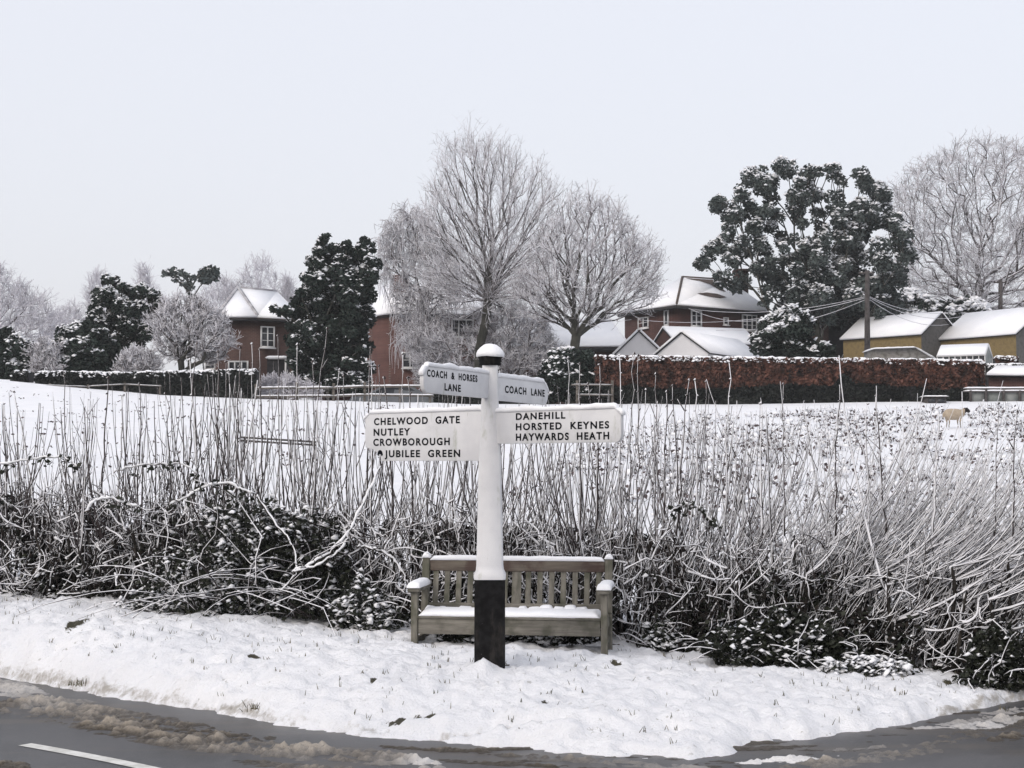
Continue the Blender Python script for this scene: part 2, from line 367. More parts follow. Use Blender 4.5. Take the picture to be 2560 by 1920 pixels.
M['line'] = two("line_paint", (0.50, 0.50, 0.47), (0.66, 0.66, 0.64), 9, 0.6)
M['carred'] = two("car_paint_red", (0.07, 0.02, 0.022), (0.09, 0.025, 0.027), 2, 0.3)
M['cargrey'] = two("car_paint_grey", (0.09, 0.10, 0.11), (0.13, 0.14, 0.15), 2, 0.3)
M['rubber'] = two("rubber", (0.015, 0.015, 0.015), (0.025, 0.025, 0.025), 4, 0.8)
M['panel'] = two("grey_panel", (0.16, 0.175, 0.17), (0.24, 0.25, 0.245), 1.5, 0.7)

# ------------------------------------------------------------ terrain
ZR = -0.38
edge_px = [(-900,1600),(-500,1640),(-200,1672),(0,1693),(120,1714),(300,1744),(500,1776),(700,1806),(850,1830),(1000,1846),(1200,1862),(1400,1878),(1550,1887),(1700,1893),(1800,1889),(1850,1876),(1880,1856),(2000,1850),(2200,1822),(2300,1800),(2400,1780),(2560,1748),(2750,1700),(3000,1640)]
EW = np.array([tuple(WZ(a, b, ZR))[:2] for a, b in edge_px])
hedge_px = [(-700,1470,18.2),(-200,1482,17.1),(0,1498,16.6),(400,1520,16.1),(900,1570,15.5),(1300,1592,15.1),(1700,1640,14.6),(2100,1668,14.1),(2400,1700,13.7),(2560,1722,13.55),(2700,1688,14.5),(2900,1632,16.0),(3300,1590,17.5)]
HW = np.array([tuple(W(a, b, y)) for a, b, y in hedge_px])
def edge_y(x): return np.interp(x, EW[:, 0], EW[:, 1])
def hedge_y(x): return np.interp(x, HW[:, 0], HW[:, 1])
def hedge_z(x): return np.interp(x, HW[:, 0], HW[:, 2])
far_px = [(-1200,925),(-300,935),(0,949),(150,968),(300,984),(640,1000),(1200,1012),(1800,1012),(2560,1004),(3500,1000)]
FW = np.array([tuple(W(a, b, 70.0)) for a, b in far_px])
def gz(x, y):
    x = np.asarray(x, float); y = np.asarray(y, float)
    ey = edge_y(x); hy = hedge_y(x); hz = hedge_z(x)
    t = np.clip((y-ey)/(hy-ey), -0.5, 1.0)
    verge = ZR + (hz-ZR)*(1-np.exp(-5.5*np.clip(t, 0, 1)))/(1-math.exp(-5.5)) + 0.035*np.clip(t*14, 0, 1)
    out = np.where(t < 0, ZR - 0.10 - 0*t, verge)
    out = np.where((t < 0) & (t > -0.05), ZR - 0.10*np.clip(-t/0.05, 0, 1) + 0.0, out)
    fz = np.interp(x, FW[:, 0], FW[:, 2])
    s = np.clip((y-hy)/(70-hy), 0, 1); s2 = s
    out = np.where(y > hy, hz + 0.035 + (fz-hz)*s2, out)
    out = out + np.where(y > 70, (y-70)*0.035*np.exp(-(y-70)/200), 0)
    return out
def G(x, y): return float(gz(np.array([x]), np.array([y]))[0])

bare_spots = [(75,1648,42,10),(190,1707,26,8),(388,1662,26,7),(1018,1742,62,4),(632,1766,20,6),(1365,1740,14,5),(935,1680,12,6),(1540,1660,16,4),(1235,1665,34,8),(1262,1660,16,8),(2440,1700,22,10),(2505,1768,10,8),(2370,1706,18,6),(700,1715,16,5),(1080,1748,14,4)]
xs = np.concatenate([np.linspace(-220, -12, 50)[:-1], np.linspace(-12, -7, 60)[:-1], np.arange(-7, 7.2, 0.034), np.linspace(7.25, 12, 50), np.linspace(12.5, 220, 50)])
ys = np.concatenate([np.array([8.0, 8.8]), np.arange(9.2, 17.5, 0.034), np.linspace(17.55, 24, 80), np.linspace(24.2, 75, 160), np.linspace(77, 420, 60)])
X, Y = np.meshgrid(xs, ys)
off = 0.09*fbm(X, Y, 1.7, 3, 201)+0.05*fbm(X, Y, 7, 3, 202)
off = off*np.clip(1.6-np.abs(Y-edge_y(X)), 0, 1)*(np.abs(X) < 8)
Z = gz(X, Y+off)
ey = edge_y(X)-off; d = Y-ey
near = np.clip(1-np.abs(d)/0.35, 0, 1)
lump = fbm(X, Y, 3.2, 4, 11)
fine = fbm(X, Y, 13, 3, 31)
inv = np.clip((d+0.3)/0.3, 0, 1); nearm = np.clip((24-Y)/6, 0.0, 1)
Z += inv*nearm*(0.060*lump + 0.046*fine - 0.035*np.clip(fbm(X, Y, 8, 2, 91)-.28, 0, 1)*2 + 0.018*np.clip(fbm(X, Y, 6, 2, 71), 0, 1)) + inv*(1-nearm)*0.05*fbm(X, Y, 0.5, 3, 5)
Z += near*(0.03*fbm(X, Y, 9, 3, 41)+0.012)*(Y > 9)
# tyre-cut ledge along the verge foot
led = np.exp(-((Y-np.interp(X, [-1.2, -.5, .1, .6, 1.2, 1.8, 2.4], [11.05, 11.12, 11.1, 11.05, 11.0, 10.98, 11.05])-0.03*lump)/0.035)**2)*np.clip((X+1.1)/0.8, 0, 1)*np.clip((1.75-X)/0.3, 0, 1)*np.clip(.75+.9*fbm(X*.6, Y*4, 2, 3, 17), 0, 1)
Z -= led*0.07
# mound at post
Z += 0.085*np.exp(-(((X+0.22)/0.10)**2+((Y-12.5)/0.12)**2)) - 0.03*np.exp(-(((X+0.06)/0.09)**2+((Y-12.5)/0.12)**2))
bare = np.zeros_like(Z)
for (a, b, w, h) in bare_spots:
    z0 = -0.2
    for _ in range(4):
        p = WZ(a, b, z0); z0 = G(p.x, p.y)
    sx = w/3800*p.y; sy = h/3800*p.y*p.y/(CAMZ-z0)
    g_ = np.exp(-(((X-p.x)/sx)**2 + ((Y-p.y)/sy)**2)); bare = np.maximum(bare, g_); Z -= 0.03*g_
dirt = np.clip(1-np.abs(d-0.03)/(0.16+0.08*lump), 0, 1)*np.clip(0.75+0.5*fbm(X, Y, 0.7, 2, 9), 0, 1)
dirt *= np.where((X > -0.9) & (X < 3.4), 0.45, 0.95)
dirt += led*0.75
mb = MB(); ny, nx = Z.shape
idx = np.arange(ny*nx).reshape(ny, nx)
mb.add(np.stack([X, Y, Z], -1).reshape(-1, 3), [np.stack([idx[:-1, :-1], idx[:-1, 1:], idx[1:, 1:], idx[1:, :-1]], -1).reshape(-1, 4)])
g = struct(mb.build("snowy_ground", M['ground'], smooth=True))
for nm, arr in (("dirt", dirt), ("bare", bare)):
    a = g.data.attributes.new(nm, 'FLOAT', 'POINT'); a.data.foreach_set("value", arr.reshape(-1).astype(np.float32))

mb = MB(); mb.poly([(-200,-40,ZR),(200,-40,ZR),(200,16.5,ZR),(-200,16.5,ZR)], [(0,1,2,3)])
struct(mb.build("road", M['road']))
# centre line dash (painted sheet above the road)
la = WZ(62, 1862, ZR); lb = WZ(420, 1932, ZR); mb = MB()
dl = (lb-la); dl.z = 0; dl.normalize(); sd_ = Vector((-dl.y, dl.x, 0))*0.055
V = []; npt = 14
for k in range(npt+1):
    q = la.lerp(lb, k/npt) + dl*0; bow = 0.02*math.sin(math.pi*k/npt)
    q = q + sd_.normalized()*bow
    V += [(q+sd_)[:2] + (ZR+0.004,), (q-sd_)[:2] + (ZR+0.004,)]
mb.poly(V, [(2*k, 2*k+1, 2*k+3, 2*k+2) for k in range(npt)])
struct(mb.build("road_line", M['line']))

# slush ridges on the road: height field that rises through the asphalt
ridges = [ # px, py, halfwidth px(vertical), height m, white
 [(-200,1690,10,.05,.3),(0,1712,8,.06,.35),(50,1730,9,.07,.5),(90,1750,6,.04,.2)],
 [(-300,1740,14,.05,.05),(0,1768,15,.06,.05),(110,1768,18,.08,.2),(160,1780,18,.06,.1),(300,1808,20,.06,.05),(500,1838,17,.055,.0),(620,1850,12,.04,.0)],
 [(130,1795,6,.03,0),(300,1826,12,.05,0),(500,1858,16,.075,.05),(600,1870,16,.075,.1),(700,1876,16,.07,.1),(800,1885,17,.07,.15),(900,1893,17,.065,.1),(990,1905,14,.07,.2),(1060,1908,8,.08,.75),(1090,1925,6,.04,.2)],
 [(600,1905,5,.03,0),(800,1925,10,.05,.1),(1000,1940,14,.05,.1)],
 [(-100,1900,10,.05,0),(30,1912,8,.05,0),(60,1920,4,.03,0)],
 [(960,1868,4,.025,0),(1200,1882,6,.03,.0),(1400,1897,8,.035,.1),(1600,1910,9,.04,.2),(1750,1925,6,.03,.3)],
 [(1100,1902,4,.02,0),(1300,1912,6,.03,0),(1500,1925,6,.03,0)],
 [(1860,1908,3,.03,.9),(1930,1903,8,.06,1),(2010,1898,7,.05,.9),(2080,1890,4,.04,.8)],
 [(1950,1925,8,.03,.1),(2100,1905,10,.04,.15),(2200,1892,11,.045,.15),(2300,1878,10,.04,.1),(2340,1862,6,.03,.1)],
 [(2080,1875,3,.02,.2),(2200,1866,4,.03,.2),(2330,1862,7,.03,.1),(2420,1838,9,.03,.05),(2560,1800,12,.03,.0),(2700,1760,10,.03,0)],
 [(2410,1820,7,.05,.5),(2470,1815,8,.06,.6),(2530,1800,6,.05,.3)],
 [(2310,1822,4,.03,.5),(2420,1805,5,.03,.3),(2560,1770,6,.04,.3)],
 [(2500,1850,6,.05,0),(2550,1838,7,.06,0)],
 [(2440,1800,4,.03,.3),(2520,1778,5,.03,.3)],
]
sx_ = np.arange(-5.2, 5.6, 0.016); sy_ = np.arange(9.2, 14.2, 0.016)
SX, SY = np.meshgrid(sx_, sy_)
H = np.zeros_like(SX); WH = np.zeros_like(SX)
for rd in ridges:
    pts = [(WZ(a, b, ZR), hw, h, wv) for a, b, hw, h, wv in rd]
    for (p, hw0, h0, w0), (q, hw1, h1, w1) in zip(pts[:-1], pts[1:]):
        dx, dy = q.x-p.x, q.y-p.y; L2 = dx*dx+dy*dy
        t = np.clip(((SX-p.x)*dx+(SY-p.y)*dy)/L2, 0, 1)
        ddx = SX-(p.x+t*dx); ddy = SY-(p.y+t*dy); dist = np.sqrt(ddx*ddx+ddy*ddy)
        hw = (hw0+(hw1-hw0)*t)/3800*SY*SY/(CAMZ-ZR); hh = h0+(h1-h0)*t; ww = w0+(w1-w0)*t
        k = np.clip(1-(dist/(hw*1.2))**2, 0, 1)
        v = hh*k; WH = np.where(v > H, ww, WH); H = np.maximum(H, v)
AL = SX*.96-SY*.27; AC = SX*.27+SY*.96
n1 = fbm(AL*.55, AC*1.8, 5, 4, 3); n2 = fbm(SX, SY, 22, 3, 8)
streak = fbm(SX*0.8+SY*0.3, SY*6-SX*1.2, 1.5, 3, 77)
n3 = fbm(AL*.7, AC*1.4, 13, 3, 55)
HH = H*(0.22+0.95*n1+0.3*streak+0.75*n3) + H*0.5*n2 + np.clip(H*20, 0, 1)*0.006*n2
thin = np.clip(streak+0.45*n1+.3*n3-0.10, 0, 1)*0.03*np.clip(1-(edge_y(SX)-SY-0.1)/1.0, 0.15, 1)
HH = np.maximum(HH, thin*(SX > -0.5)) - 0.006
HH = HH + np.clip(H*30, 0, 1)*0.010*fbm(SX, SY, 38, 2, 99) + (thin > .002)*0.006*fbm(SX, SY, 30, 2, 98)
mask = HH > 0
mb = MB(); ny, nx = HH.shape; idx = np.arange(ny*nx).reshape(ny, nx)
fm = mask[:-1, :-1] | mask[1:, 1:] | mask[:-1, 1:] | mask[1:, :-1]
q4 = np.stack([idx[:-1, :-1], idx[:-1, 1:], idx[1:, 1:], idx[1:, :-1]], -1)[fm]
used = np.unique(q4); remap = -np.ones(ny*nx, int); remap[used] = np.arange(len(used))
mb.add(np.stack([SX, SY, ZR+np.maximum(HH, -0.01)], -1).reshape(-1, 3)[used], [remap[q4]])
sl_ = mb.build("slush", M['slush'], smooth=True)
tag(sl_, "dirty brown slush ridges thrown up along the wheel tracks on the road", "slush", kind="stuff")
for nm, arr in (("h", np.clip(HH/0.06, 0, 1.2)), ("white", WH)):
    a = sl_.data.attributes.new(nm, 'FLOAT', 'POINT'); a.data.foreach_set("value", arr.reshape(-1)[used].astype(np.float32))

# ------------------------------------------------------------ fingerpost
PY = 12.7; PXC = XA(1225, PY)
def pz(py): return ZA(py, PY)
fp = empty("signpost", (PXC, PY, pz(1665)))
tag(fp, "white wooden fingerpost with black foot and four lettered arms on the snowy verge", "signpost")
ox = Vector((PXC, PY, pz(1665)))
def sq_loft(mb, secs, ch=0.16):   # secs: (z, width) chamfered square loft
    rings = []
    for z, w in secs:
        h = w/2; c = w*ch
        rings.append([(-h+c,-h,z),(h-c,-h,z),(h,-h+c,z),(h,h-c,z),(h-c,h,z),(-h+c,h,z),(-h,h-c,z),(-h,-h+c,z)])
    V = [v for r in rings for v in r]; fs = []
    for i in range(len(rings)-1):
        for k in range(8): fs.append((i*8+k, i*8+(k+1) % 8, (i+1)*8+(k+1) % 8, (i+1)*8+k))
    b = MB(); b.poly(V, fs); mb.v += b.v; mb.f += [f+mb.n for f in b.f]; mb.n += b.n
    n = len(rings)
    mb.add([rings[-1][k] for k in range(8)], [np.array([list(range(8))])])
z0 = ox.z
mb = MB(); sq_loft(mb, [(-0.5, .255), (pz(1447)-z0, .252)], 0.04); o = mb.build("base_section", M['black_paint'], fp); bevel(o, .004)
mb = MB(); sq_loft(mb, [(pz(1447)-z0, .262), (pz(1436)-z0, .268), (pz(1425)-z0, .232), (pz(1412)-z0, .222), (pz(1300)-z0, .207), (pz(1160)-z0, .188), (pz(1100)-z0, .165), (pz(1000)-z0, .142), (pz(914)-z0, .130)], 0.10)
o = mb.build("post", M['white_paint'], fp)
def lathe(mb, prof, n=28, cx=0, cy=0):
    V = [(cx+r*math.cos(2*math.pi*k/n), cy+r*math.sin(2*math.pi*k/n), z) for r, z in prof for k in range(n)]
    fs = [(i*n+k, i*n+(k+1) % n, (i+1)*n+(k+1) % n, (i+1)*n+k) for i in range(len(prof)-1) for k in range(n)]
    b = MB(); b.poly(V, fs); mb.v += b.v; mb.f += [f+mb.n for f in b.f]; mb.n += b.n
mb = MB(); lathe(mb, [(0.001, pz(914)-z0-.002), (.088, pz(914)-z0), (.093, pz(911)-z0), (.09, pz(907)-z0), (.097, pz(903)-z0), (.094, pz(898)-z0), (.105, pz(893)-z0), (.107, pz(889)-z0), (.08, pz(878)-z0), (.03, pz(868)-z0), (.001, pz(866)-z0)])
mb.build("finial", M['black_paint'], fp, smooth=True)
mb = MB(); prof = [(.112, pz(893)-z0), (.121, pz(891)-z0), (.118, pz(884)-z0), (.105, pz(877)-z0), (.082, pz(869)-z0), (.05, pz(862.5)-z0), (.02, pz(860)-z0), (.001, pz(859.5)-z0)]
lathe(mb, prof); V = mb.v[0]; V += 0.006*np.stack([fbm(V[:, 0]*18, V[:, 2]*18, 1, 2, 4), fbm(V[:, 1]*18, V[:, 2]*18, 1, 2, 5), fbm(V[:, 0]*18, V[:, 1]*18, 1, 2, 6)], -1)
mb.build("snow_cap", M['snow'], fp, smooth=True)

def text_mesh(body, width, capw):
    cu = bpy.data.curves.new("t", 'FONT'); cu.body = body; cu.size = 1.0; cu.extrude = 0.0; cu.offset = 0.034; cu.space_character = 1.25; cu.space_word = 2.3
    cu.resolution_u = 6
    ob = bpy.data.objects.new("t", cu); C.objects.link(ob)
    dg = bpy.context.evaluated_depsgraph_get(); dg.update()
    me = bpy.data.meshes.new_from_object(ob.evaluated_get(dg)); bpy.data.objects.remove(ob)
    V = np.zeros(len(me.vertices)*3); me.vertices.foreach_get("co", V); V = V.reshape(-1, 3)
    faces = [tuple(p.vertices) for p in me.polygons]
    x0, x1 = V[:, 0].min(), V[:, 0].max(); yb, yt = -0.03, 0.76
    V[:, 0] = (V[:, 0]-x0)/(x1-x0)*width
    V[:, 1] = (V[:, 1]-yb)/(yt-yb)*capw
    return V, faces
def arm(tip, r0, ztop, zbot, lines, seed, corner=0.05, cut=None, label=None, thick=0.035, chamfer_top=True, extra=None):
    """board from r0 to the tip along the horizontal direction to `tip`; text fitted onto its camera side"""
    dvec = Vector((tip[0]-PXC, tip[1]-PY, 0)); L = dvec.length; dvec.normalize()
    nv = Vector((dvec.y, -dvec.x, 0))
    if nv.dot(Vector((0, -1, 0))) < 0: nv = -nv          # face towards the road
    ex = Vector((0, 0, 1)).cross(nv); ex = -ex if ex.x < 0 else ex    # reading direction
    sgn = 1 if ex.dot(dvec) > 0 else -1
    front = Vector((PXC, PY, 0)) + nv*thick/2
    def u_of(px):
        a, b, c = ray(px, 1000); # intersect vertical plane of the face
        dirv = Vector((a, b, 0)); o_ = Vector((0, 0, 0))
        t = (front.dot(nv))/(dirv.dot(nv)); p = dirv*t
        return (p-Vector((PXC, PY, 0))).dot(ex), p.length, b*t
    c = corner
    if cut:   # notched lower corner
        out = [(r0, zbot), (L-cut[0], zbot), (L-cut[0]-.0, zbot+cut[1]*.5), (L-cut[0]*.55, zbot+cut[1]), (L-.01, zbot+cut[1]+.02), (L, zbot+cut[1]+.05), (L, ztop-c), (L-c*.35, ztop-c*.3), (L-c, ztop), (r0, ztop)]
    else:
        out = [(r0, zbot), (L-c*.8, zbot), (L-c*.3, zbot+c*.3), (L, zbot+c*.9), (L, ztop-c), (L-c*.3, ztop-c*.3), (L-c, ztop), (r0, ztop)]
    n = len(out); V = []
    for sgn_t in (1, -1):
        for r, z in out:
            V.append(dvec*r + nv*(sgn_t*thick/2) + Vector((0, 0, z-z0)))
    fs = [tuple(range(n)), tuple(range(2*n-1, n-1, -1))] + [(k, k+n, (k+1) % n+n, (k+1) % n) for k in range(n)]
    b = MB(); b.poly(V, fs); a = b.build("arm", M['white_paint'], fp, label=label); bevel(a, .004)
    sb = MB(); sb.loaf(dvec*(r0+.01)+Vector((0,0,ztop-z0-.003)), dvec*(L-c*.9)+Vector((0,0,ztop-z0-.003)), thick*1.35, .042, .02, seed, rag=.35)
    sb.loaf(dvec*(L-c*1.05)+Vector((0,0,ztop-z0-.006)), dvec*(L+.012)+Vector((0,0,ztop-c-z0-.006)), thick*1.3, .03, .015, seed+5, up=(dvec*.7+Vector((0,0,.7))), rag=.4)
    sb.build("snow", M['snow'], a, smooth=True)
    lb_ = MB()
    for body, pl, pr, pb, pt in lines:
        ul, dl_, Yl = u_of(pl); ur, dr_, Yr = u_of(pr)
        zb = ZA(pb, Yl); zt = ZA(pt, Yl)
        V, faces = text_mesh(body, ur-ul, zt-zb)
        base = Vector((PXC, PY, 0)) + ex*ul + nv*(thick/2+.002)
        P3 = [base + ex*v[0] + Vector((0, 0, zb+v[1])) - Vector((PXC, PY, z0)) for v in V]
        lb_.poly(P3, faces)
    if extra: extra(lb_, u_of, ex, nv, thick)
    o = lb_.build("lettering", M['letter'], a)
    return a
tipL = W(916, 1100, 13.66); tipR = W(1556, 1100, 11.68); tUL = W(1054, 940, 11.57); tUR = W(1366, 980, 13.8)
def icon(lb_, u_of, ex, nv, thick):
    ul, _, Yl = u_of(944); ur, _, _ = u_of(958); zb = ZA(1141, Yl); w = ur-ul
    base = Vector((PXC, PY, 0)) + ex*ul + nv*(thick/2+.002) - Vector((PXC, PY, z0))
    pts = []
    for k in range(9):
        a_ = math.pi*k/8; pts.append((w/2-w/2*math.cos(a_), .045*math.sin(a_)+.012))
    inn = [(w/2-w*.22*math.cos(math.pi*k/8), .02*math.sin(math.pi*k/8)) for k in range(9)]
    V = [base+ex*x+Vector((0,0,zb+z)) for x, z in pts+inn]
    lb_.poly(V, [(k, k+1, 10+k, 9+k) for k in range(8)])
arm(tipL, 0.06, pz(1025), pz(1152), [("CHELWOOD GATE", 935.5, 1150, 1063, 1044.5), ("NUTLEY", 934.6, 1026, 1089.7, 1071), ("CROWBOROUGH", 934, 1125, 1114.8, 1096), ("JUBILEE GREEN", 962.4, 1151, 1143.2, 1124.6)], 1, cut=(.20, .10), label="lower left arm lettered CHELWOOD GATE NUTLEY CROWBOROUGH JUBILEE GREEN", extra=icon)
arm(tipR, 0.06, pz(1031), pz(1110), [("DANEHILL", 1290, 1413.8, 1050, 1032), ("HORSTED KEYNES", 1290, 1523, 1076, 1057.5), ("HAYWARDS HEATH", 1290, 1523, 1102, 1083)], 2, label="lower right arm lettered DANEHILL HORSTED KEYNES HAYWARDS HEATH")
arm(tUL, -0.055, pz(935), pz(997), [("COACH & HORSES", 1067, 1193, 941, 922), ("LANE", 1111, 1151.5, 976, 957)], 3, corner=.07, label="upper left arm lettered COACH & HORSES LANE")
arm(tUR, 0.03, pz(940), pz(1000), [("COACH LANE", 1262, 1361.4, 981.8, 962.5)], 4, corner=.08, label="upper right arm lettered COACH LANE")

# ------------------------------------------------------------ bench
BY = 14.22; bc = W(1281, 1500, BY); bz = -0.20
bn = empty("bench", (bc.x, BY, bz), R(-8))
tag(bn, "weathered wooden park bench with snow on its seat and arms behind the signpost", "bench")
HWd = 0.875; D = 0.24
def bb(name, lo, hi, mat, parent=bn, bev=.005):
    b = MB(); b.box(lo, hi); o = b.build(name, mat, parent); bevel(o, bev); return o
SZ = 0.415
for sx in (-1, 1):
    bb("leg", (sx*HWd-.031, -D-.031, -.25), (sx*HWd+.031, -D+.031, .645), M['bench_v'])
    b = MB(); b.bar((sx*HWd, D, -.25), (sx*HWd, D, .42), .07, .07, (0,1,0)); b.bar((sx*HWd, D, .42), (sx*HWd, D+.08, .925), .07, .065, (0,1,0))
    bevel(b.build("back_post", M['bench_v'], bn), .004)
    arm_ = bb("armrest", (sx*HWd-.055, -D-.075, .645), (sx*HWd+.055, D+.02, .685), M['bench'], bev=.01)
    b = MB(); b.loaf((sx*HWd, -D-.09, .683), (sx*HWd, D-.01, .683), .125, .062, .03, 5+sx, rag=.3); b.build("snow", M['snow'], arm_, smooth=True)
    b = MB(); b.poly([(sx*HWd-.02,-D+.035,.644),(sx*HWd-.02,-D+.15,.644),(sx*HWd-.02,-D+.035,.50),(sx*HWd+.02,-D+.035,.644),(sx*HWd+.02,-D+.15,.644),(sx*HWd+.02,-D+.035,.50)], [(0,1,2),(3,5,4),(0,3,4,1),(1,4,5,2),(2,5,3,0)])
    b.build("bracket", M['bench'], bn)
    bb("side_rail", (sx*HWd-.02, -D+.036, SZ-.10), (sx*HWd+.02, D-.036, SZ-.012), M['bench_v'])
    bb("stretcher", (sx*HWd-.02, -D+.036, .16), (sx*HWd+.02, D-.036, .22), M['bench_v'])
    b = MB(); b.loaf((sx*HWd-.04, D+.08, .925), (sx*HWd+.04, D+.08, .925), .09, .055, .01, 9+sx, rag=.15); b.build("post_snow", M['snow'], bn, smooth=True)
bb("front_rail", (-HWd+.036, -D-.02, SZ-.155), (HWd-.036, -D+.02, SZ-.012), M['bench'])
bb("top_rail", (-HWd+.036, D+.052, .80), (HWd-.036, D+.088, .905), M['bench_red'])
bb("lower_back_rail", (-HWd+.036, D-.012, SZ+.03), (HWd-.036, D+.028, SZ+.09), M['bench'])
for k in range(5):
    bb("seat_slat", (-HWd+.03, -D-.03+k*.096, SZ-.012), (HWd-.03, -D+.045+k*.096, SZ+.012), M['bench'], bev=.003)
ns = 15
for k in range(ns):
    x = -HWd+.036+.06+k*(2*HWd-.19)/(ns-1)
    w_ = .026 if k != ns//2 else .045
    b = MB(); b.bar((x, D+.008, SZ+.085), (x, D+.07, .802), w_*2, .016, (0,1,0)); bevel(b.build("back_slat", M['bench_v'], bn), .003)
b = MB(); b.loaf((-HWd+.04, -D+.19, SZ+.010), (HWd-.04, -D+.19, SZ+.010), .44, .058, .04, 21, rag=.18, n=13)
for k in range(ns+1):
    x = -HWd+.075+(k-.0)*(2*HWd-.19)/(ns-1)-.02
    if x < HWd-.06 and random.random() < .8: b.loaf((x-random.uniform(.03,.08), D-.05, SZ+.035), (x+random.uniform(.03,.08), D-.05, SZ+.035), random.uniform(.10,.17), random.uniform(.012,.05), .02, k+3, rag=.5)
b.build("seat_snow", M['snow'], bn, smooth=True)
b = MB(); b.loaf((-HWd+.04, D+.072, .903), (HWd-.04, D+.072, .903), .055, .042, .03, 33, rag=.2); b.build("rail_snow", M['snow'], bn, smooth=True)

# ------------------------------------------------------------ roadside hedge
def hbase(px, back=0.0):
    x = XA(px, 15.0); 
    for _ in range(3): x = (px-1280)/F*float(hedge_y(x))
    y = float(hedge_y(x)) + back
    x = x*y/float(hedge_y(x))
    return Vector((x, y, G(x, y)-.02))
def hz(py, Y): return ZA(py, Y)
top_px = [-300, 0, 200, 400, 600, 800, 950, 1100, 1300, 1500, 1700, 1850, 2000, 2200, 2400, 2560, 2900]
top_py = [1010, 1010, 985, 950, 930, 955, 985, 985, 980, 975, 1000, 1020, 1040, 1040, 1050, 1080, 1100]
head_py = [1330, 1330, 1330, 1320, 1320, 1330, 1350, 1380, 1360, 1370, 1370, 1380, 1380, 1400, 1430, 1450, 1470]
lean_px = [-300, 0, 400, 900, 1500, 1700, 1850, 2000, 2150, 2400, 2600, 2900]
lean_v = [0.0, 0.02, 0.02, 0.02, 0.06, 0.14, 0.26, 0.42, 0.58, 0.78, 0.9, 1.0]
def curve_stem(p, dir0, L, bend_up, nseg, wig, dropx=0):
    pts = [p.copy()]; d = dir0.normalized(); st = L/nseg
    for k in range(nseg):
        d = (d + Vector((random.gauss(0, wig)+dropx, random.gauss(0, wig), bend_up))).normalized()
        pts.append(pts[-1] + d*st)
    return pts
sections = [("left", -260, 660), ("behind", 660, 1560), ("right", 1560, 1980), ("fan", 1980, 2860)]
lab = {
 "left": "tangled snowy roadside hedge left of the bench with thin upright shoots",
 "behind": "tall bare-stemmed hedge standing directly behind the wooden bench",
 "right": "dense roadside hedge just right of the bench, ivy dark at its foot",
 "fan": "wide hedge bush with snow-plastered shoots fanning to the right",
}
HED = {}
tall = [] # tall shoots listed from the photograph: base px, tip px, tip py
tall_list = [(95,35,980),(170,160,915),(255,273,945),(300,310,990),(345,352,960),(470,492,860),(500,475,900),(545,545,880),(590,603,870),(640,630,860),(655,650,875),(700,695,840),(735,745,862),(790,780,905),(770,817,822),(820,850,925),(870,860,940),(915,924,870),(930,930,915),(950,945,915),(985,960,945),(1010,1006,885),(1030,1022,945),(1130,1155,865),(1415,1422,895),(1490,1502,912),(1450,1448,910),(1550,1550,888),(1590,1597,890),(1568,1584,885),(1810,1826,905),(1640,1640,935),(1690,1722,950),(1740,1740,950),(1765,1765,955),(1700,1680,965),(1600,1612,975),(1655,1666,980),(2085,2100,965),(2170,2165,1010),(2210,2190,990),(1960,1958,960),(1900,1905,1010),(430,415,985),(560,566,905),(2330,2345,1020),(2480,2495,1010),(2530,2540,1030),(20,5,1010),(1500,1470,960)]
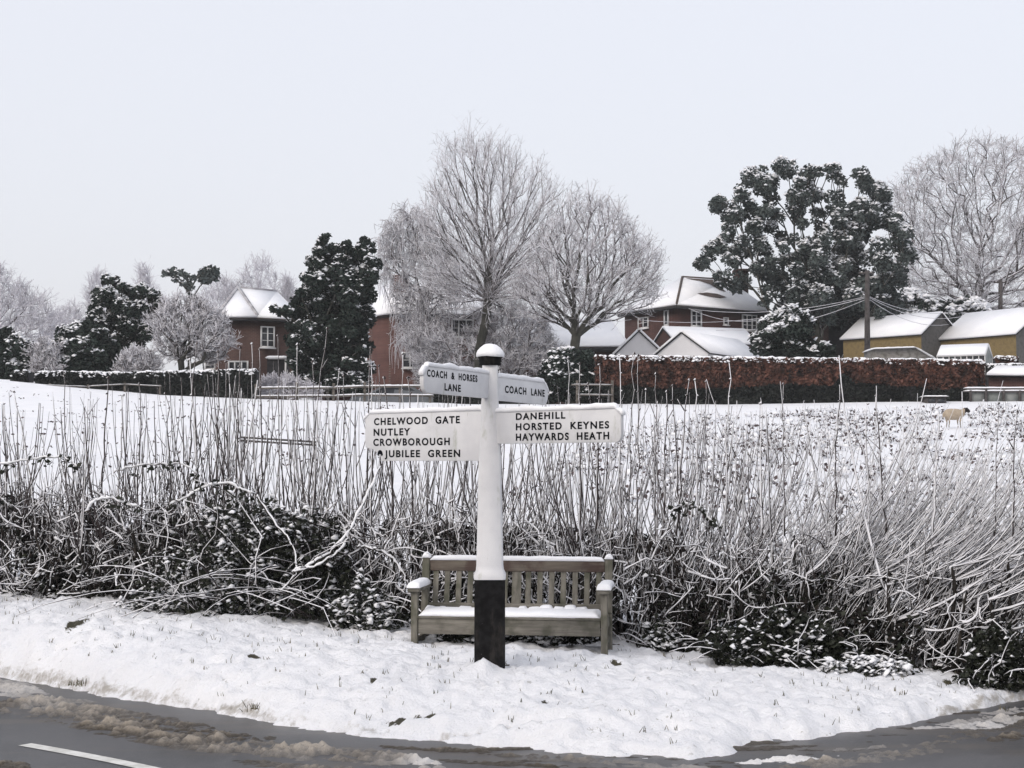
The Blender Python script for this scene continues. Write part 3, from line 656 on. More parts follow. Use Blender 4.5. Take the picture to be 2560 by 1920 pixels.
for key, a0, a1 in sections:
    root = empty("hedge", tuple(hbase((a0+a1)/2, .45))); tag(root, lab[key], "hedge", "roadside hedge along the verge"); HED[key] = root
    stool = MB(); shoots = MB(); heavy = MB(); twigs = MB()
    px = a0
    heads = []
    while px < a1:
        for back in (0.25, 0.55, 0.9):
            q = px+random.uniform(-14, 14)
            if random.random() < .12: continue
            p = hbase(q, back+random.uniform(-.12, .12))
            hp = np.interp(q, top_px, head_py)+random.uniform(-45, 60)
            ztop = hz(hp, p.y); Hh = max(.25, ztop-p.z)
            ln = np.interp(q, lean_px, lean_v)
            pts = curve_stem(p, Vector((random.gauss(ln*.3, .25), random.gauss(0, .15), 1)), Hh*1.06, .12, 7, .16)
            r = random.uniform(.012, .028)
            stool.tube(pts, np.linspace(r, r*.6, len(pts)), 6)
            heads.append((q, pts[-1], back)); heads.append((q, pts[-2], back))
            if random.random() < .5: heads.append((q, pts[-4], back))
        px += 22 if key != 'fan' else 20
    for q, hpnt, back in heads:
        ln = np.interp(q, lean_px, lean_v)
        for _ in range(random.choice([0, 1, 1, 2, 2]) + (random.random() < .4 if q > 1650 else 0) + (2 if q > 2050 else 0)):
            tp = np.interp(q, top_px, top_py) + random.choice([0, 20, 60, 110, 160, 220])+random.uniform(-15, 45)
            ang = random.uniform(-1, 1)
            if random.random() < .35 and q > 1600: ang = abs(ang)
            L = max(.35, hz(tp, hpnt.y)-hpnt.z)
            big = random.random()
            ln = max(0, ln+random.gauss(0, .07)) if ln > .2 else ln
            d0 = Vector((ang*(.6 if ln < .1 else .8)+ln*1.25, random.gauss(0, .25)-.1*ln, .55-ln*.42))
            up = random.uniform(.2, .34)-ln*.1
            if ln > .3: up = random.uniform(.06, .15); L *= random.uniform(.95, 1.4)
            pts = curve_stem(hpnt, d0, L*1.06, up, 9, .022)
            r = random.uniform(.0042, .0085) if big < .8 else random.uniform(.0085, .013)
            tgt = heavy if (random.random() < .15+ln*1.5) else shoots
            if tgt is heavy: r *= random.uniform(1.05, 1.45)
            tgt.tube(pts, np.linspace(r, r*.32, len(pts)), 5)
            if random.random() < (.22 if ln < .3 else .35):
                j = random.randint(2, 6); fk = curve_stem(pts[j], (pts[j+1]-pts[j]).normalized()+Vector((random.choice([-1, 1])*random.uniform(.25, .6), random.gauss(0, .15), 0)), L*random.uniform(.25, .55), .18-ln*.1, 6, .04)
                tgt.tube(fk, np.linspace(r*.6, r*.28, len(fk)), 5)
            # side twigs
            for k in range(random.choice([0, 0, 1, 2])):
                j = random.randint(2, 8); pj = pts[j]; s_ = random.choice([-1, 1])
                if random.random() < .5:
                    e = pj + Vector((s_*random.uniform(.05, .16), random.uniform(-.05, .05), random.uniform(.08, .30)))
                    twigs.segs([tuple(pj)], [tuple(e)], .004, .0022, 4)
                else:
                    e = pj + Vector((s_*random.uniform(.01, .03), 0, random.uniform(.01, .025))); twigs.segs([tuple(pj)], [tuple(e)], .005, .003, 4)
    # tangle of cross twigs low down
    for _ in range(int((a1-a0)*.8)):
        q = random.uniform(a0, a1); p = hbase(q, random.uniform(-.1, 1.0))
        p.z += random.random()**1.1*1.05
        ln = np.interp(q, lean_px, lean_v)
        d0 = Vector((random.uniform(-1, 1)+ln*.8, random.uniform(-.7, .5), random.uniform(-.35, .8)))
        pts = curve_stem(p, d0, random.uniform(.15, .55), random.uniform(-.15, .15), 7, .38)
        r = random.uniform(.004, .009)
        (heavy if random.random() < (.35 if key in ('left', 'behind') else .08) else twigs).tube(pts, np.linspace(r, r*.5, len(pts)), 5)
    for _ in range(int((a1-a0)*{"left": .20, "behind": .16, "right": .10, "fan": .05}[key])):
        q = random.uniform(a0, a1); p = hbase(q, random.uniform(-.12, .25)); p.z += random.random()**.9*1.0; ln = np.interp(q, lean_px, lean_v)
        def br(p, d0, L, r, lev):
            pts = curve_stem(p, d0, L, random.uniform(-.06, .16), 7, .30)
            heavy.tube(pts, np.linspace(r, r*.55, len(pts))*rng.uniform(.75, 1.35, len(pts)), 6)
            if lev:
                for k in (2, 3, 5, 6):
                    if random.random() < .65: br(pts[k], Vector((random.uniform(-1, 1), random.uniform(-.5, .3), random.uniform(-.3, .9))), L*random.uniform(.25, .5), r*.65, lev-1)
        br(p, Vector((random.uniform(-1, 1)+ln*.8, random.uniform(-.4, .2), random.uniform(-.3, 1))), random.uniform(.2, .55), random.uniform(.007, .013), 1)
    # young upright growth starting low in the hedge
    for _ in range(int((a1-a0)*.55)):
        q = random.uniform(a0, a1); p = hbase(q, random.uniform(0, .5)); p.z += random.random()*.75; ln = np.interp(q, lean_px, lean_v)
        pts = curve_stem(p, Vector((random.uniform(-.7, .7)+ln*1.1, random.gauss(0, .2), .7-ln*.3)), random.uniform(.3, .85), .2-ln*.1, 8, .10)
        rr_ = random.uniform(.004, .009); tg_ = heavy if random.random() < (.4 if key in ('left', 'behind') else .12) else twigs
        tg_.tube(pts, np.linspace(rr_, rr_*.4, len(pts)), 5)
        if random.random() < .5:
            j = random.randint(2, 5); e = curve_stem(pts[j], Vector((random.uniform(-1, 1), 0, .5)), random.uniform(.1, .3), .15, 4, .1); tg_.tube(e, np.linspace(rr_*.6, rr_*.3, 5), 5)
    stool.build("stem", M['stool'], root, smooth=True, loc=None)
    for nm, b_, mm in (("shoots", shoots, 'shoot'), ("snowy_shoots", heavy, 'shoot_heavy'), ("twigs", twigs, 'twig')):
        o = b_.build(nm, M[mm], root, smooth=True); o["kind"] = "stuff"
    for ch in root.children: ch.matrix_parent_inverse = Matrix.Translation(-Vector(root.location))
def sec_of(px):
    for key, a0, a1 in sections:
        if a0 <= px < a1: return HED[key]
    return HED["fan"]
def attach(o, root): o.parent = root; o.matrix_parent_inverse = Matrix.Translation(-Vector(root.location)); return o
for i, (bp, tp, ty) in enumerate(tall_list):
    back = random.uniform(.2, .6); p = hbase(bp, back); p.z = hz(1340, p.y)
    t = W(tp, ty, p.y); n = 10; pts = []
    ctrl = Vector((p.x+(t.x-p.x)*.25+random.uniform(-.02,.02), p.y, p.z+(t.z-p.z)*.5))
    for k in range(n+1):
        s = k/n; q = p*(1-s)**2 + ctrl*2*s*(1-s) + t*s*s
        q += Vector((random.gauss(0, .009), 0, 0)); pts.append(q)
    r = random.uniform(.007, .0145)
    b = MB(); b.tube(pts, [r*(1-.62*k/n) for k in range(n+1)], 6)
    for k in range(3, n+1):   # bud knobs
        b.blobs([tuple(pts[k]+Vector((random.choice([-1,1])*r*.7, 0, 0)))], r*1.1, 1.0)
    b.blobs([tuple(pts[-1])], .016, 1.3)
    if random.random() < .35:
        j = random.randint(5, 8); e = pts[j]+Vector((random.choice([-1,1])*.07, 0, .12)); b.tube([pts[j], e], [r*.5, r*.35], 4)
    attach(b.build("tall_shoot", M['shoot'] if i % 3 else M['shoot_heavy'], smooth=True), sec_of(bp))

# dark leaves (ivy, bramble, litter) through the lower hedge, snow clots on them
def leaf_cloud(a0, a1, n, zmax_fn, root, dens_dark=1.0, seed=0, front=0.0):
    q = rng.uniform(a0, a1, n); back = rng.uniform(-.05+front, 1.05, n)
    P = []
    for i in range(n):
        p = hbase(q[i], 0); k = (p.y+back[i])/p.y
        P.append((p.x*k, p.y+back[i], p.z))
    P = np.array(P)
    zm = zmax_fn(q)
    hgt = rng.random(n)**1.25
    nz = fbm(P[:, 0]*1.0, hgt*1.7+seed, 2.2, 3, 61+seed)
    P[:, 2] += hgt*zm
    gap = fbm(P[:, 0], P[:, 2], 2.6, 2, 88)
    keep = (nz + 0.35 > (hgt-.25)*1.1) & (gap > -.18-dens_dark*0.0)
    return P[keep], q[keep], hgt[keep]
for key, a0, a1 in sections:
    root = HED[key]
    zf = {"left": lambda q: 1.15+0*q, "behind": lambda q: 1.0+0*q, "right": lambda q: 1.0+0*q, "fan": lambda q: np.interp(q, [1980, 2200, 2860], [.95, .85, 1.0])}[key]
    n = {"left": 17000, "behind": 17000, "right": 9500, "fan": 15000}[key]
    P, q, h = leaf_cloud(a0, a1, n, zf, root, seed=hash(key[0]) % 1 + len(key))
    if key == "behind": # keep clear of the bench seat
        ok = ~((P[:, 0] > bc.x-.95) & (P[:, 0] < bc.x+.95) & (P[:, 1] < BY+.45)); P = P[ok]; h = h[ok]; q = q[ok]
    lit = rng.random(len(P)) < .5
    b = MB(); b.leaves(P[~lit], .030, 0.2, .62); o = b.build("leaves", M['leaf_dark']); attach(o, root)
    b = MB(); b.leaves(P[lit], .036, 0.0, .5); o = b.build("dead_leaves", M['litter_and_shade']); attach(o, root); o["kind"] = "stuff"
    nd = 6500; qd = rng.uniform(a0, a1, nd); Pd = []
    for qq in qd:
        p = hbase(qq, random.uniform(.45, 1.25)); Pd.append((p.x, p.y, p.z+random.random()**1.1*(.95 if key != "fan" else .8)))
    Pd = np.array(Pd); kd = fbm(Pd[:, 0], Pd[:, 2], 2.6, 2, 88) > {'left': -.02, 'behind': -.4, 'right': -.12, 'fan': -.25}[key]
    b = MB(); b.leaves(Pd[kd], .058, 0.0, .6); o = b.build("shade_leaves", M['litter_and_shade']); attach(o, root); o["kind"] = "stuff"  # near-black leaf faces added to stand in for the hedge's inner shade
    # snow clots: mostly on the outer face and upper part
    m = rng.random(len(P)) < {"left": .12, "behind": .09, "right": .05, "fan": .03}[key]
    S = P[m] + np.array([0, -.02, .02]); b = MB(); b.blobs(S, rng.uniform(.010, .024, len(S))*np.where(rng.random(len(S)) < .12, 2.0, 1.0), .75)
    o = b.build("snow_clots", M['snow'], smooth=True); attach(o, root); o["kind"] = "stuff"

# big snow-laden branches / arching brambles drawn from the photograph
def limb(name, label, cat, pts, r0, r1, mat, snow=.02, root=None, group=None, leaves=0):
    P3 = [W(*p) for p in pts]; n = 26; out = []
    for k in range(n+1):   # catmull
        s = k/n*(len(P3)-1); i = min(int(s), len(P3)-2); f = s-i
        p0 = P3[max(i-1, 0)]; p1 = P3[i]; p2 = P3[i+1]; p3 = P3[min(i+2, len(P3)-1)]
        out.append(0.5*((2*p1)+(p2-p0)*f+(2*p0-5*p1+4*p2-p3)*f*f+(3*p1-p0-3*p2+p3)*f**3))
    out = [p+Vector((random.gauss(0, .006), 0, random.gauss(0, .006))) for p in out]
    b = MB(); rr = np.linspace(r0, r1, n+1)*rng.uniform(.8, 1.25, n+1); b.tube(out, rr, 7)
    for k in range(3, n-2, 3):
        e = out[k]+Vector((random.uniform(-.12, .12), random.uniform(-.04, .02), random.uniform(-.04, .13))); b.tube([out[k], out[k].lerp(e, .5)+Vector((random.uniform(-.02,.02), 0, .01)), e], [rr[k]*.6, rr[k]*.5, rr[k]*.35], 5)
    o = b.build(name, M[mat], smooth=True)
    sb = MB(); sb.tube([p+Vector((0, -.003, rr[k]*.9+.004)) for k, p in enumerate(out)], [snow*(.45+.85*random.random())*(1 if 0 < k < n else .3) for k in range(n+1)], 7)
    s_ = sb.build("snow", M['snow'], smooth=True)
    if root is not None: o = attach(o, root); s_.parent = o; s_.matrix_parent_inverse = Matrix.Identity(4)
    else: s_.parent = o; tag(o, label, cat, group)
    if leaves:
        L = []
        for p in out:
            if random.random() < .5: continue
            for _ in range(random.randint(1, leaves*2)): L.append(tuple(p+Vector((random.uniform(-.05,.05), random.uniform(-.03,.03), random.uniform(-.09,.03)))))
        lb2 = MB(); lb2.leaves(np.array(L), .032, 0, .7); lo = lb2.build("leaves", M['leaf_dark']); lo.parent = o
    return o
limb("branch", "", "", [(735,1428,15.1),(800,1400,15.1),(860,1345,15.15),(905,1270,15.25),(950,1168,15.35)], .012, .007, 'stool', .013, HED["behind"])
limb("branch", "", "", [(730,1430,15.1),(790,1415,15.05),(850,1375,15.0),(875,1330,15.0)], .010, .006, 'stool', .011, HED["behind"])
limb("branch", "", "", [(640,1240,15.3),(690,1310,15.25),(728,1360,15.2),(740,1430,15.15),(700,1480,15.1)], .010, .008, 'stool', .008, HED["behind"])
limb("branch", "", "", [(890,1365,15.2),(940,1375,15.2),(985,1400,15.2),(1020,1460,15.2)], .01, .008, 'stool', .012, HED["behind"])
limb("arching_bramble", "long arching bramble stem thick with snow above the dark ivy, highest of the pair", "bramble", [(425,1262,15.6),(470,1240,15.6),(520,1215,15.6),(570,1208,15.6),(605,1225,15.6),(635,1235,15.6)], .008, .005, 'bramble', .013, leaves=3)
limb("arching_bramble", "short snowy bramble arch lower down in the left hedge", "bramble", [(215,1278,15.8),(240,1252,15.8),(280,1246,15.8),(315,1262,15.8),(345,1265,15.8)], .008, .005, 'bramble', .014, leaves=3)
limb("arching_bramble", "thin leafy bramble arch at the far left top of the hedge", "bramble", [(-20,1165,16.2),(60,1150,16.2),(120,1143,16.2),(170,1148,16.2),(200,1175,16.2)], .006, .004, 'bramble', .010, leaves=3)
limb("arching_bramble", "thin dark bramble loop hanging leaves among the upright shoots, left part", "bramble", [(285,1180,16.1),(340,1165,16.1),(410,1160,16.1),(460,1162,16.1),(490,1185,16.1)], .006, .004, 'bramble', .009, leaves=3)
limb("arching_bramble", "small leafy bramble loop in the hedge right of the bench", "bramble", [(1675,1280,14.6),(1705,1262,14.6),(1730,1262,14.6),(1760,1280,14.6),(1785,1315,14.6)], .006, .004, 'bramble', .009, leaves=4)
# low mounds of ivy and bramble in front
def mound(pxc, pyb, wpx, hpx, label, n=1500, snowf=.3, dx=0):
    p = WZ(pxc, pyb, -.1); 
    for _ in range(4): p = WZ(pxc, pyb, G(p.x, p.y))
    w = wpx/3800*p.y/2; h = hpx/3800*p.y
    root = empty("bramble_mound", tuple(p)); tag(root, label, "bramble")
    u = rng.normal(size=(n, 3)); u /= np.linalg.norm(u, axis=1)[:, None]; u[:, 2] = np.abs(u[:, 2]); r = rng.random(n)**.35
    P = u*r[:, None]*np.array([w, .22, h])*(1+.25*fbm(u[:, 0]*3+pxc, u[:, 2]*3, 1, 2, 5))[:, None]
    b = MB(); b.leaves(P, .030, .2, .62); b.build("leaves", M['leaf_dark'], root)
    st = MB()
    for _ in range(int(n/80)):
        a = random.uniform(-1, 1); s0 = Vector((a*w*.7, random.uniform(-.1, .15), 0)); pts = curve_stem(s0, Vector((random.gauss(0, .7), random.gauss(-.25, .3), 1)), h*random.uniform(.8, 1.7), -.16, 8, .34)
        st.tube(pts, np.linspace(.007, .004, len(pts))*rng.uniform(.7, 1.5, len(pts)), 5)
    st.build("stems", M['shoot_heavy'], root, smooth=True)
    k = (rng.random(n) < snowf*1.3) & (u[:, 2] > .1) & (fbm(P[:, 0], P[:, 2], 7, 2, 15) > -.05); b = MB(); b.blobs(P[k]*1.03, rng.uniform(.015, .042, k.sum()), .6); b.build("snow", M['snow'], root, smooth=True)
mound(640, 1545, 560, 300, "broad mound of snowy ivy spilling out of the hedge left of the bench", 5200, .22)
mound(905, 1575, 190, 130, "low snow-flecked bramble clump close to the bench's left end", 900, .3)
mound(110, 1500, 330, 230, "snow-heaped ivy and bramble at the left edge of the verge", 3000, .30)
mound(400, 1530, 220, 60, "flat snow-covered heap of twigs at the foot of the left hedge", 500, .6)
mound(1655, 1622, 120, 72, "small rounded tuft of frosted ivy at the hedge foot right of bench", 700, .25)
mound(1960, 1662, 420, 130, "wide dark ivy skirt under the hedge between the bench and the road bend", 3600, .10)
mound(2180, 1685, 260, 45, "low snowy twig litter on the bank below the fanning shoots", 500, .5)
mound(2500, 1720, 200, 150, "dark brambles tumbling to the road edge in the lower right corner", 1800, .05)
mound(1310, 1606, 440, 34, "snowy ground ivy showing beneath the bench seat", 1800, .28)

# grass blades poking through the snow
b = MB(); pts0 = []; pts1 = []
for _ in range(520):
    x = random.uniform(-6.2, 5.2); ey_ = float(edge_y(x)); hy_ = float(hedge_y(x)); y = random.uniform(ey_+.12, hy_)
    if random.random() < .5: n = 1
    else: n = random.randint(2, 4)
    z = G(x, y)
    for _k in range(n):
        l = random.uniform(.008, .038); a = Vector((x+random.gauss(0,.015), y+random.gauss(0,.015), z+.0)); e = a+Vector((random.gauss(0,.4)*l, random.gauss(0,.3)*l*1.0, l+.012))
        pts0.append(tuple(a)); pts1.append(tuple(e))
for (a, b_, w, h) in bare_spots:
    p = WZ(a, b_, -.2)
    for _ in range(4): p = WZ(a, b_, G(p.x, p.y))
    for _ in range(int(w*.9)):
        c = p + Vector((random.gauss(0, w/3800*p.y*.5), random.gauss(0, .05), -.02)); l = random.uniform(.01, .04)
        pts0.append(tuple(c)); pts1.append(tuple(c+Vector((random.gauss(0,.5)*l, random.gauss(0,.5)*l, l+.01))))
b.segs(pts0, pts1, .0036, .0015, 3)
tag(b.build("grass_blades", M['blade']), "thin dead grass blades poking through the verge snow", "grass", kind="stuff")

dk = []
for _ in range(150):
    px = random.uniform(-60, 1000); Yd = random.uniform(34, 69); x = XA(px, Yd); z = G(x, Yd)
    for k in range(random.randint(2, 7)): dk.append((x+random.gauss(0,.25), Yd+random.gauss(0,.08), z+random.uniform(0, .05)))
b = MB(); b.leaves(np.array(dk), .06, .3, .5)
tag(b.build("grass_tufts", M['weed']), "sparse dead grass flecks showing through the smooth left part of the field", "grass", kind="stuff")
# field weeds (right part of the field, scattered brambles under snow)
dk = []; st0 = []; st1 = []; wh = []
for _ in range(7000):
    px = random.uniform(1180, 2760) if random.random() < .75 else random.uniform(1750, 2760); Yd = 16+54*random.random()**.75
    lim = np.interp(px, [1180, 1500, 1750, 2100, 2600], [22, 42, 58, 63, 64])
    if Yd > lim or (Yd < 30 and random.random() < .4): continue
    x = XA(px, Yd); z = G(x, Yd)
    if float(fbm(np.array([x]), np.array([Yd]), .8, 3, 19)[0]) < -.05: continue
    if abs(x-16.9*Yd/58) < .35 and 46 < Yd < 64: continue
    hgt = random.uniform(.05, .30)
    for k in range(random.randint(1, 3)): dk.append((x+random.gauss(0,.12), Yd+random.gauss(0,.12), z+random.uniform(.02, hgt)))
    if random.random() < .6: wh.append((x+random.gauss(0,.1), Yd-.02, z+hgt*random.uniform(.4, 1.1)))
    if random.random() < .6:
        st0.append((x, Yd, z)); st1.append((x+random.gauss(0,.12), Yd, z+hgt*1.6))
wr = empty("bramble_scrub", (8, 45, G(8, 45))); wr["kind"] = "stuff"; tag(wr, "snow-flecked dead weeds and brambles scattered across the right side of the field", "scrub", kind="stuff")
b = MB(); b.leaves(np.array(dk), .062, .1, .6); attach(b.build("dead_leaves", M['weed']), wr)
b = MB(); b.segs(st0, st1, .009, .004, 3); attach(b.build("stalks", M['twig'], smooth=True), wr)
b = MB(); b.blobs(np.array(wh), rng.uniform(.06, .15, len(wh)), .5); attach(b.build("snow_clots", M['snow'], smooth=True), wr)

# ------------------------------------------------------------ trees
def ragged(poly, amp):
    out = []
    for k, (a, b_) in enumerate(poly):
        c, d_ = poly[(k+1) % len(poly)]
        for f in (0, .33, .66): out.append((a+(c-a)*f+random.uniform(-1, 1)*amp, b_+(d_-b_)*f+random.uniform(-1, 1)*amp))
    return out
def poly_sample(poly, n):
    poly = np.array(poly, float); lo = poly.min(0); hi = poly.max(0); out = []
    x1, y1 = poly[:, 0], poly[:, 1]; x2, y2 = np.roll(x1, -1), np.roll(y1, -1)
    while len(out) < n:
        p = lo+(hi-lo)*rng.random((n*2, 2))
        ins = np.zeros(len(p), bool)
        for a, b_, c, d_ in zip(x1, y1, x2, y2):
            cond = ((b_ > p[:, 1]) != (d_ > p[:, 1])) & (p[:, 0] < (c-a)*(p[:, 1]-b_)/(d_-b_+1e-9)+a); ins ^= cond
        out += list(map(tuple, p[ins]))
    out = np.array(out[:n])
    # distance to the outline (px)
    dmin = np.full(n, 1e9)
    for a, b_, c, d_ in zip(x1, y1, x2, y2):
        ab = np.array([c-a, d_-b_]); L2 = (ab**2).sum()+1e-9
        t = np.clip(((out-[a, b_])@ab)/L2, 0, 1); dd = np.linalg.norm(out-([a, b_]+t[:, None]*ab), axis=1); dmin = np.minimum(dmin, dd)
    return out, dmin
def crown_points(poly, Yc, n, depth=1.0, outer=False):
    s, dm = poly_sample(poly, n); mx = dm.max()
    sc = Yc/3800.0
    half = np.sqrt(np.clip(dm*(2*mx-dm), 0, None))*sc*depth     # local half depth
    r = rng.uniform(-1, 1, n)
    if outer: r = np.sign(r)*np.abs(r)**.5
    yy = Yc + half*r
    k = yy/Yc
    P = np.array([tuple(W(a, b_, Yc)) for a, b_ in s])
    P[:, 0] *= 1; P[:, 1] = yy
    return P, half, s
def skeleton(root, pts, bf=.5, trunk=None, droop=0):
    """greedy tree: every point joins the node that gives the cheapest dist + bf*path"""
    root = np.array(tuple(root), float)
    nodes = [root]; par = [-1]; plen = [0.0]
    if trunk is not None:
        for p in trunk:
            p = np.array(tuple(p), float); plen.append(plen[-1]+np.linalg.norm(p-nodes[-1])); nodes.append(p); par.append(len(nodes)-2)
    ref = nodes[-1]
    order = np.argsort(np.linalg.norm(pts-ref, axis=1))
    cap = len(nodes)+len(pts)*3+10
    A = np.zeros((cap, 3)); PL = np.zeros(cap); A[:len(nodes)] = nodes; PL[:len(nodes)] = plen; n = len(nodes)
    start_ok = max(0, n-4) if trunk is not None else 0
    for i in order:
        p = pts[i]; D = np.linalg.norm(A[:n]-p, axis=1)
        up = (A[:n, 2]-p[2])       # prefer parents below
        c = D + bf*PL[:n] + np.clip(up, 0, None)*.8
        c[:start_ok] += 1e6
        j = int(np.argmin(c)); L = D[j]
        k = 2 if L > 1.0 else 1; prev = j
        for s in range(1, k+1):
            f = s/k; q = A[j]*(1-f)+p*f
            if s < k: q = q + np.array([0, 0, .06*L]) + rng.normal(size=3)*.025*L
            A[n] = q; PL[n] = PL[prev]+np.linalg.norm(q-A[prev]); par.append(prev); prev = n; n += 1
    return A[:n], np.array(par), PL[:n]
def radii(par, n, rt, p=2.3):
    acc = np.zeros(n); kids = np.zeros(n, int)
    for i in range(n-1, 0, -1):
        if acc[i] == 0: acc[i] = rt**p
        acc[par[i]] += acc[i]; kids[par[i]] += 1
    return acc**(1/p), kids
def bare_tree(label, base, poly, Yc, n=900, bf=.5, rt=.014, twig=(.35, .8), ntw=7, trunk=None, mats=('bark_main', 'bark_mid', 'frost_twig'), split=(.055, .018), depth=.9, rtw=.012, name="bare_tree", droop=0, group=None, cat="tree", up=.35, sub=2, trunk_r=None):
    P, half, s = crown_points(ragged(poly, 13 if n > 400 else 5), Yc, n, depth)
    b0 = W(base[0], base[1], Yc); b0.z = min(b0.z, G(b0.x, Yc)) if base[1] > 900 else b0.z
    tr = [W(a, b_, Yc) for a, b_ in trunk] if trunk else None
    A, par, PL = skeleton(b0, P, bf, tr)
    n_ = len(A); rad, kids = radii(par, n_, rt)
    if trunk_r: rad = np.minimum(rad, trunk_r)
    root = empty(name, tuple(b0)); tag(root, label, cat, group)
    i = np.arange(1, n_); P0 = A[par[i]]; P1 = A[i]; R1 = rad[i]; R0 = np.minimum(rad[par[i]], R1*1.5)
    main = R1 > split[0]; mid = (~main) & (R1 > split[1]); fine_ = ~(main | mid)
    tb = MB(); tb.segs(P0[main], P1[main], R0[main], R1[main], 8)
    if trunk:  # root flare
        tb.tube([b0-Vector((0,0,.3)), b0+Vector((0,0,.5))], [rad[1]*1.5, rad[1]*1.02], 9)
    attach(tb.build("trunk", M[mats[0]], smooth=True), root)
    lb = MB(); lb.segs(P0[mid], P1[mid], R0[mid], R1[mid], 5)
    attach(lb.build("limbs", M[mats[1]], smooth=True), root)
    # twigs from all thin nodes
    src = np.where(rad < split[1]*1.4)[0]; src = src[src > 3]
    S = np.repeat(src, ntw); N_ = len(S)
    dirn = A[S]-A[par[S]]; dirn /= (np.linalg.norm(dirn, axis=1)[:, None]+1e-6)
    L = rng.uniform(*twig, N_)
    d1 = dirn*.8 + rng.normal(size=(N_, 3))*.55 + np.array([0, 0, up]); d1 /= np.linalg.norm(d1, axis=1)[:, None]
    f = rng.random(N_)[:, None]; B0 = A[par[S]]*(1-f)+A[S]*f
    M1 = B0 + d1*L[:, None]*.5
    d2 = d1 + rng.normal(size=(N_, 3))*.25 + np.array([0, 0, .15-droop]); d2 /= np.linalg.norm(d2, axis=1)[:, None]
    E = M1 + d2*L[:, None]*.5*(1+droop)
    fb = MB(); fb.segs(P0[fine_], P1[fine_], R0[fine_], R1[fine_], 4)
    fb.segs(B0, M1, rtw, rtw*.9, 3); fb.segs(M1, E, rtw*.9, rtw*.6, 3)
    for _ in range(sub):
        g_ = rng.random(N_)[:, None]; Q = M1*(1-g_)+E*g_
        d3 = d2 + rng.normal(size=(N_, 3))*.8; d3 /= np.linalg.norm(d3, axis=1)[:, None]
        fb.segs(Q, Q+d3*L[:, None]*.32, rtw*.75, rtw*.5, 3)
    if droop > 0:
        K = rng.random(N_) < .35; Q = E[K]; LL = rng.uniform(.3, 1.3, K.sum())
        D1 = Q + np.stack([rng.normal(size=K.sum())*.12, rng.normal(size=K.sum())*.12, -LL*.5], -1); D2 = D1 + np.stack([rng.normal(size=K.sum())*.05, rng.normal(size=K.sum())*.05, -LL*.5], -1)
        fb.segs(Q, D1, rtw*.9, rtw*.9, 3); fb.segs(D1, D2, rtw*.9, rtw*.6, 3)
    attach(fb.build("crown", M[mats[2]], smooth=True), root)
    return root
def leafy_tree(label, base, poly, Yc, n=60, cr=(.6, 1.1), leaves=260, size=.13, mat='evergreen', snowf=.25, trunk=None, depth=.9, name="evergreen_tree", cat="tree", core=True, bf=.35, group=None, rt=.03, flat=.8, snow_size=.10, clumps=None, ncl=6, cfac=(.42, .74), jit=.85):
    if clumps:
        P = []; rads = []
        for a, b_, r_ in clumps:
            for _ in range(ncl):
                Yk = Yc + random.uniform(-1, 1)*depth*3.2; j = r_*jit
                P.append(tuple(W(a*1.1573+random.uniform(-j, j), b_*1.1573+random.uniform(-j, j), Yk))); rads.append(r_*1.1573*Yc/3800*random.uniform(*cfac))
        P = np.array(P); rads = np.array(rads)
    else:
        P, half, s = crown_points(ragged(poly, 5 if n < 100 else 17), Yc, n, depth, outer=True); rads = rng.uniform(cr[0], cr[1], len(P))
    b0 = W(base[0], base[1], Yc); gzz = G(b0.x, Yc)
    if b0.z > gzz: b0.z = gzz
    A, par, PL = skeleton(b0, P, bf, [W(a, b_, Yc) for a, b_ in trunk] if trunk else None)
    rad, kids = radii(par, len(A), rt)
    root = empty(name, tuple(b0)); tag(root, label, cat, group)
    i = np.arange(1, len(A)); tb = MB(); tb.segs(A[par[i]], A[i], np.minimum(rad[par[i]], rad[i]*1.4), rad[i], 7)
    attach(tb.build("trunk", M['bark_main'], smooth=True), root)
    Ls = []; Sn = []
    for c, r in zip(P, rads):
        k = int(leaves*(r/cr[1])**2); u = rng.normal(size=(k, 3)); u /= np.linalg.norm(u, axis=1)[:, None]
        rr = r*rng.random(k)**.3*(1+.22*fbm(u[:, 0]*2.5+c[0], u[:, 2]*2.5+c[2], 1, 2, 3))
        q = c + u*rr[:, None]*np.array([1, 1, flat]); Ls.append(q)
        pn = fbm(q[:, 0]*.8, q[:, 2]*.8+c[1]*.3, 1.1, 2, 23) > -.12
        top = pn & (u[:, 2] > .1) & (rr > r*.72) & (rng.random(k) < snowf*1.5*(.4+u[:, 2]))
        Sn.append(q[top]+np.array([0, 0, size*.35]))
    Ls = np.concatenate(Ls); Sn = np.concatenate(Sn)
    lb = MB(); lb.leaves(Ls, size, .1, .6); attach(lb.build("foliage", M[mat]), root)
    sb = MB(); sb.blobs(Sn, rng.uniform(snow_size*.6, snow_size*1.5, len(Sn)), .6); so_ = attach(sb.build("snow", M['snow'], smooth=True), root)
    return root

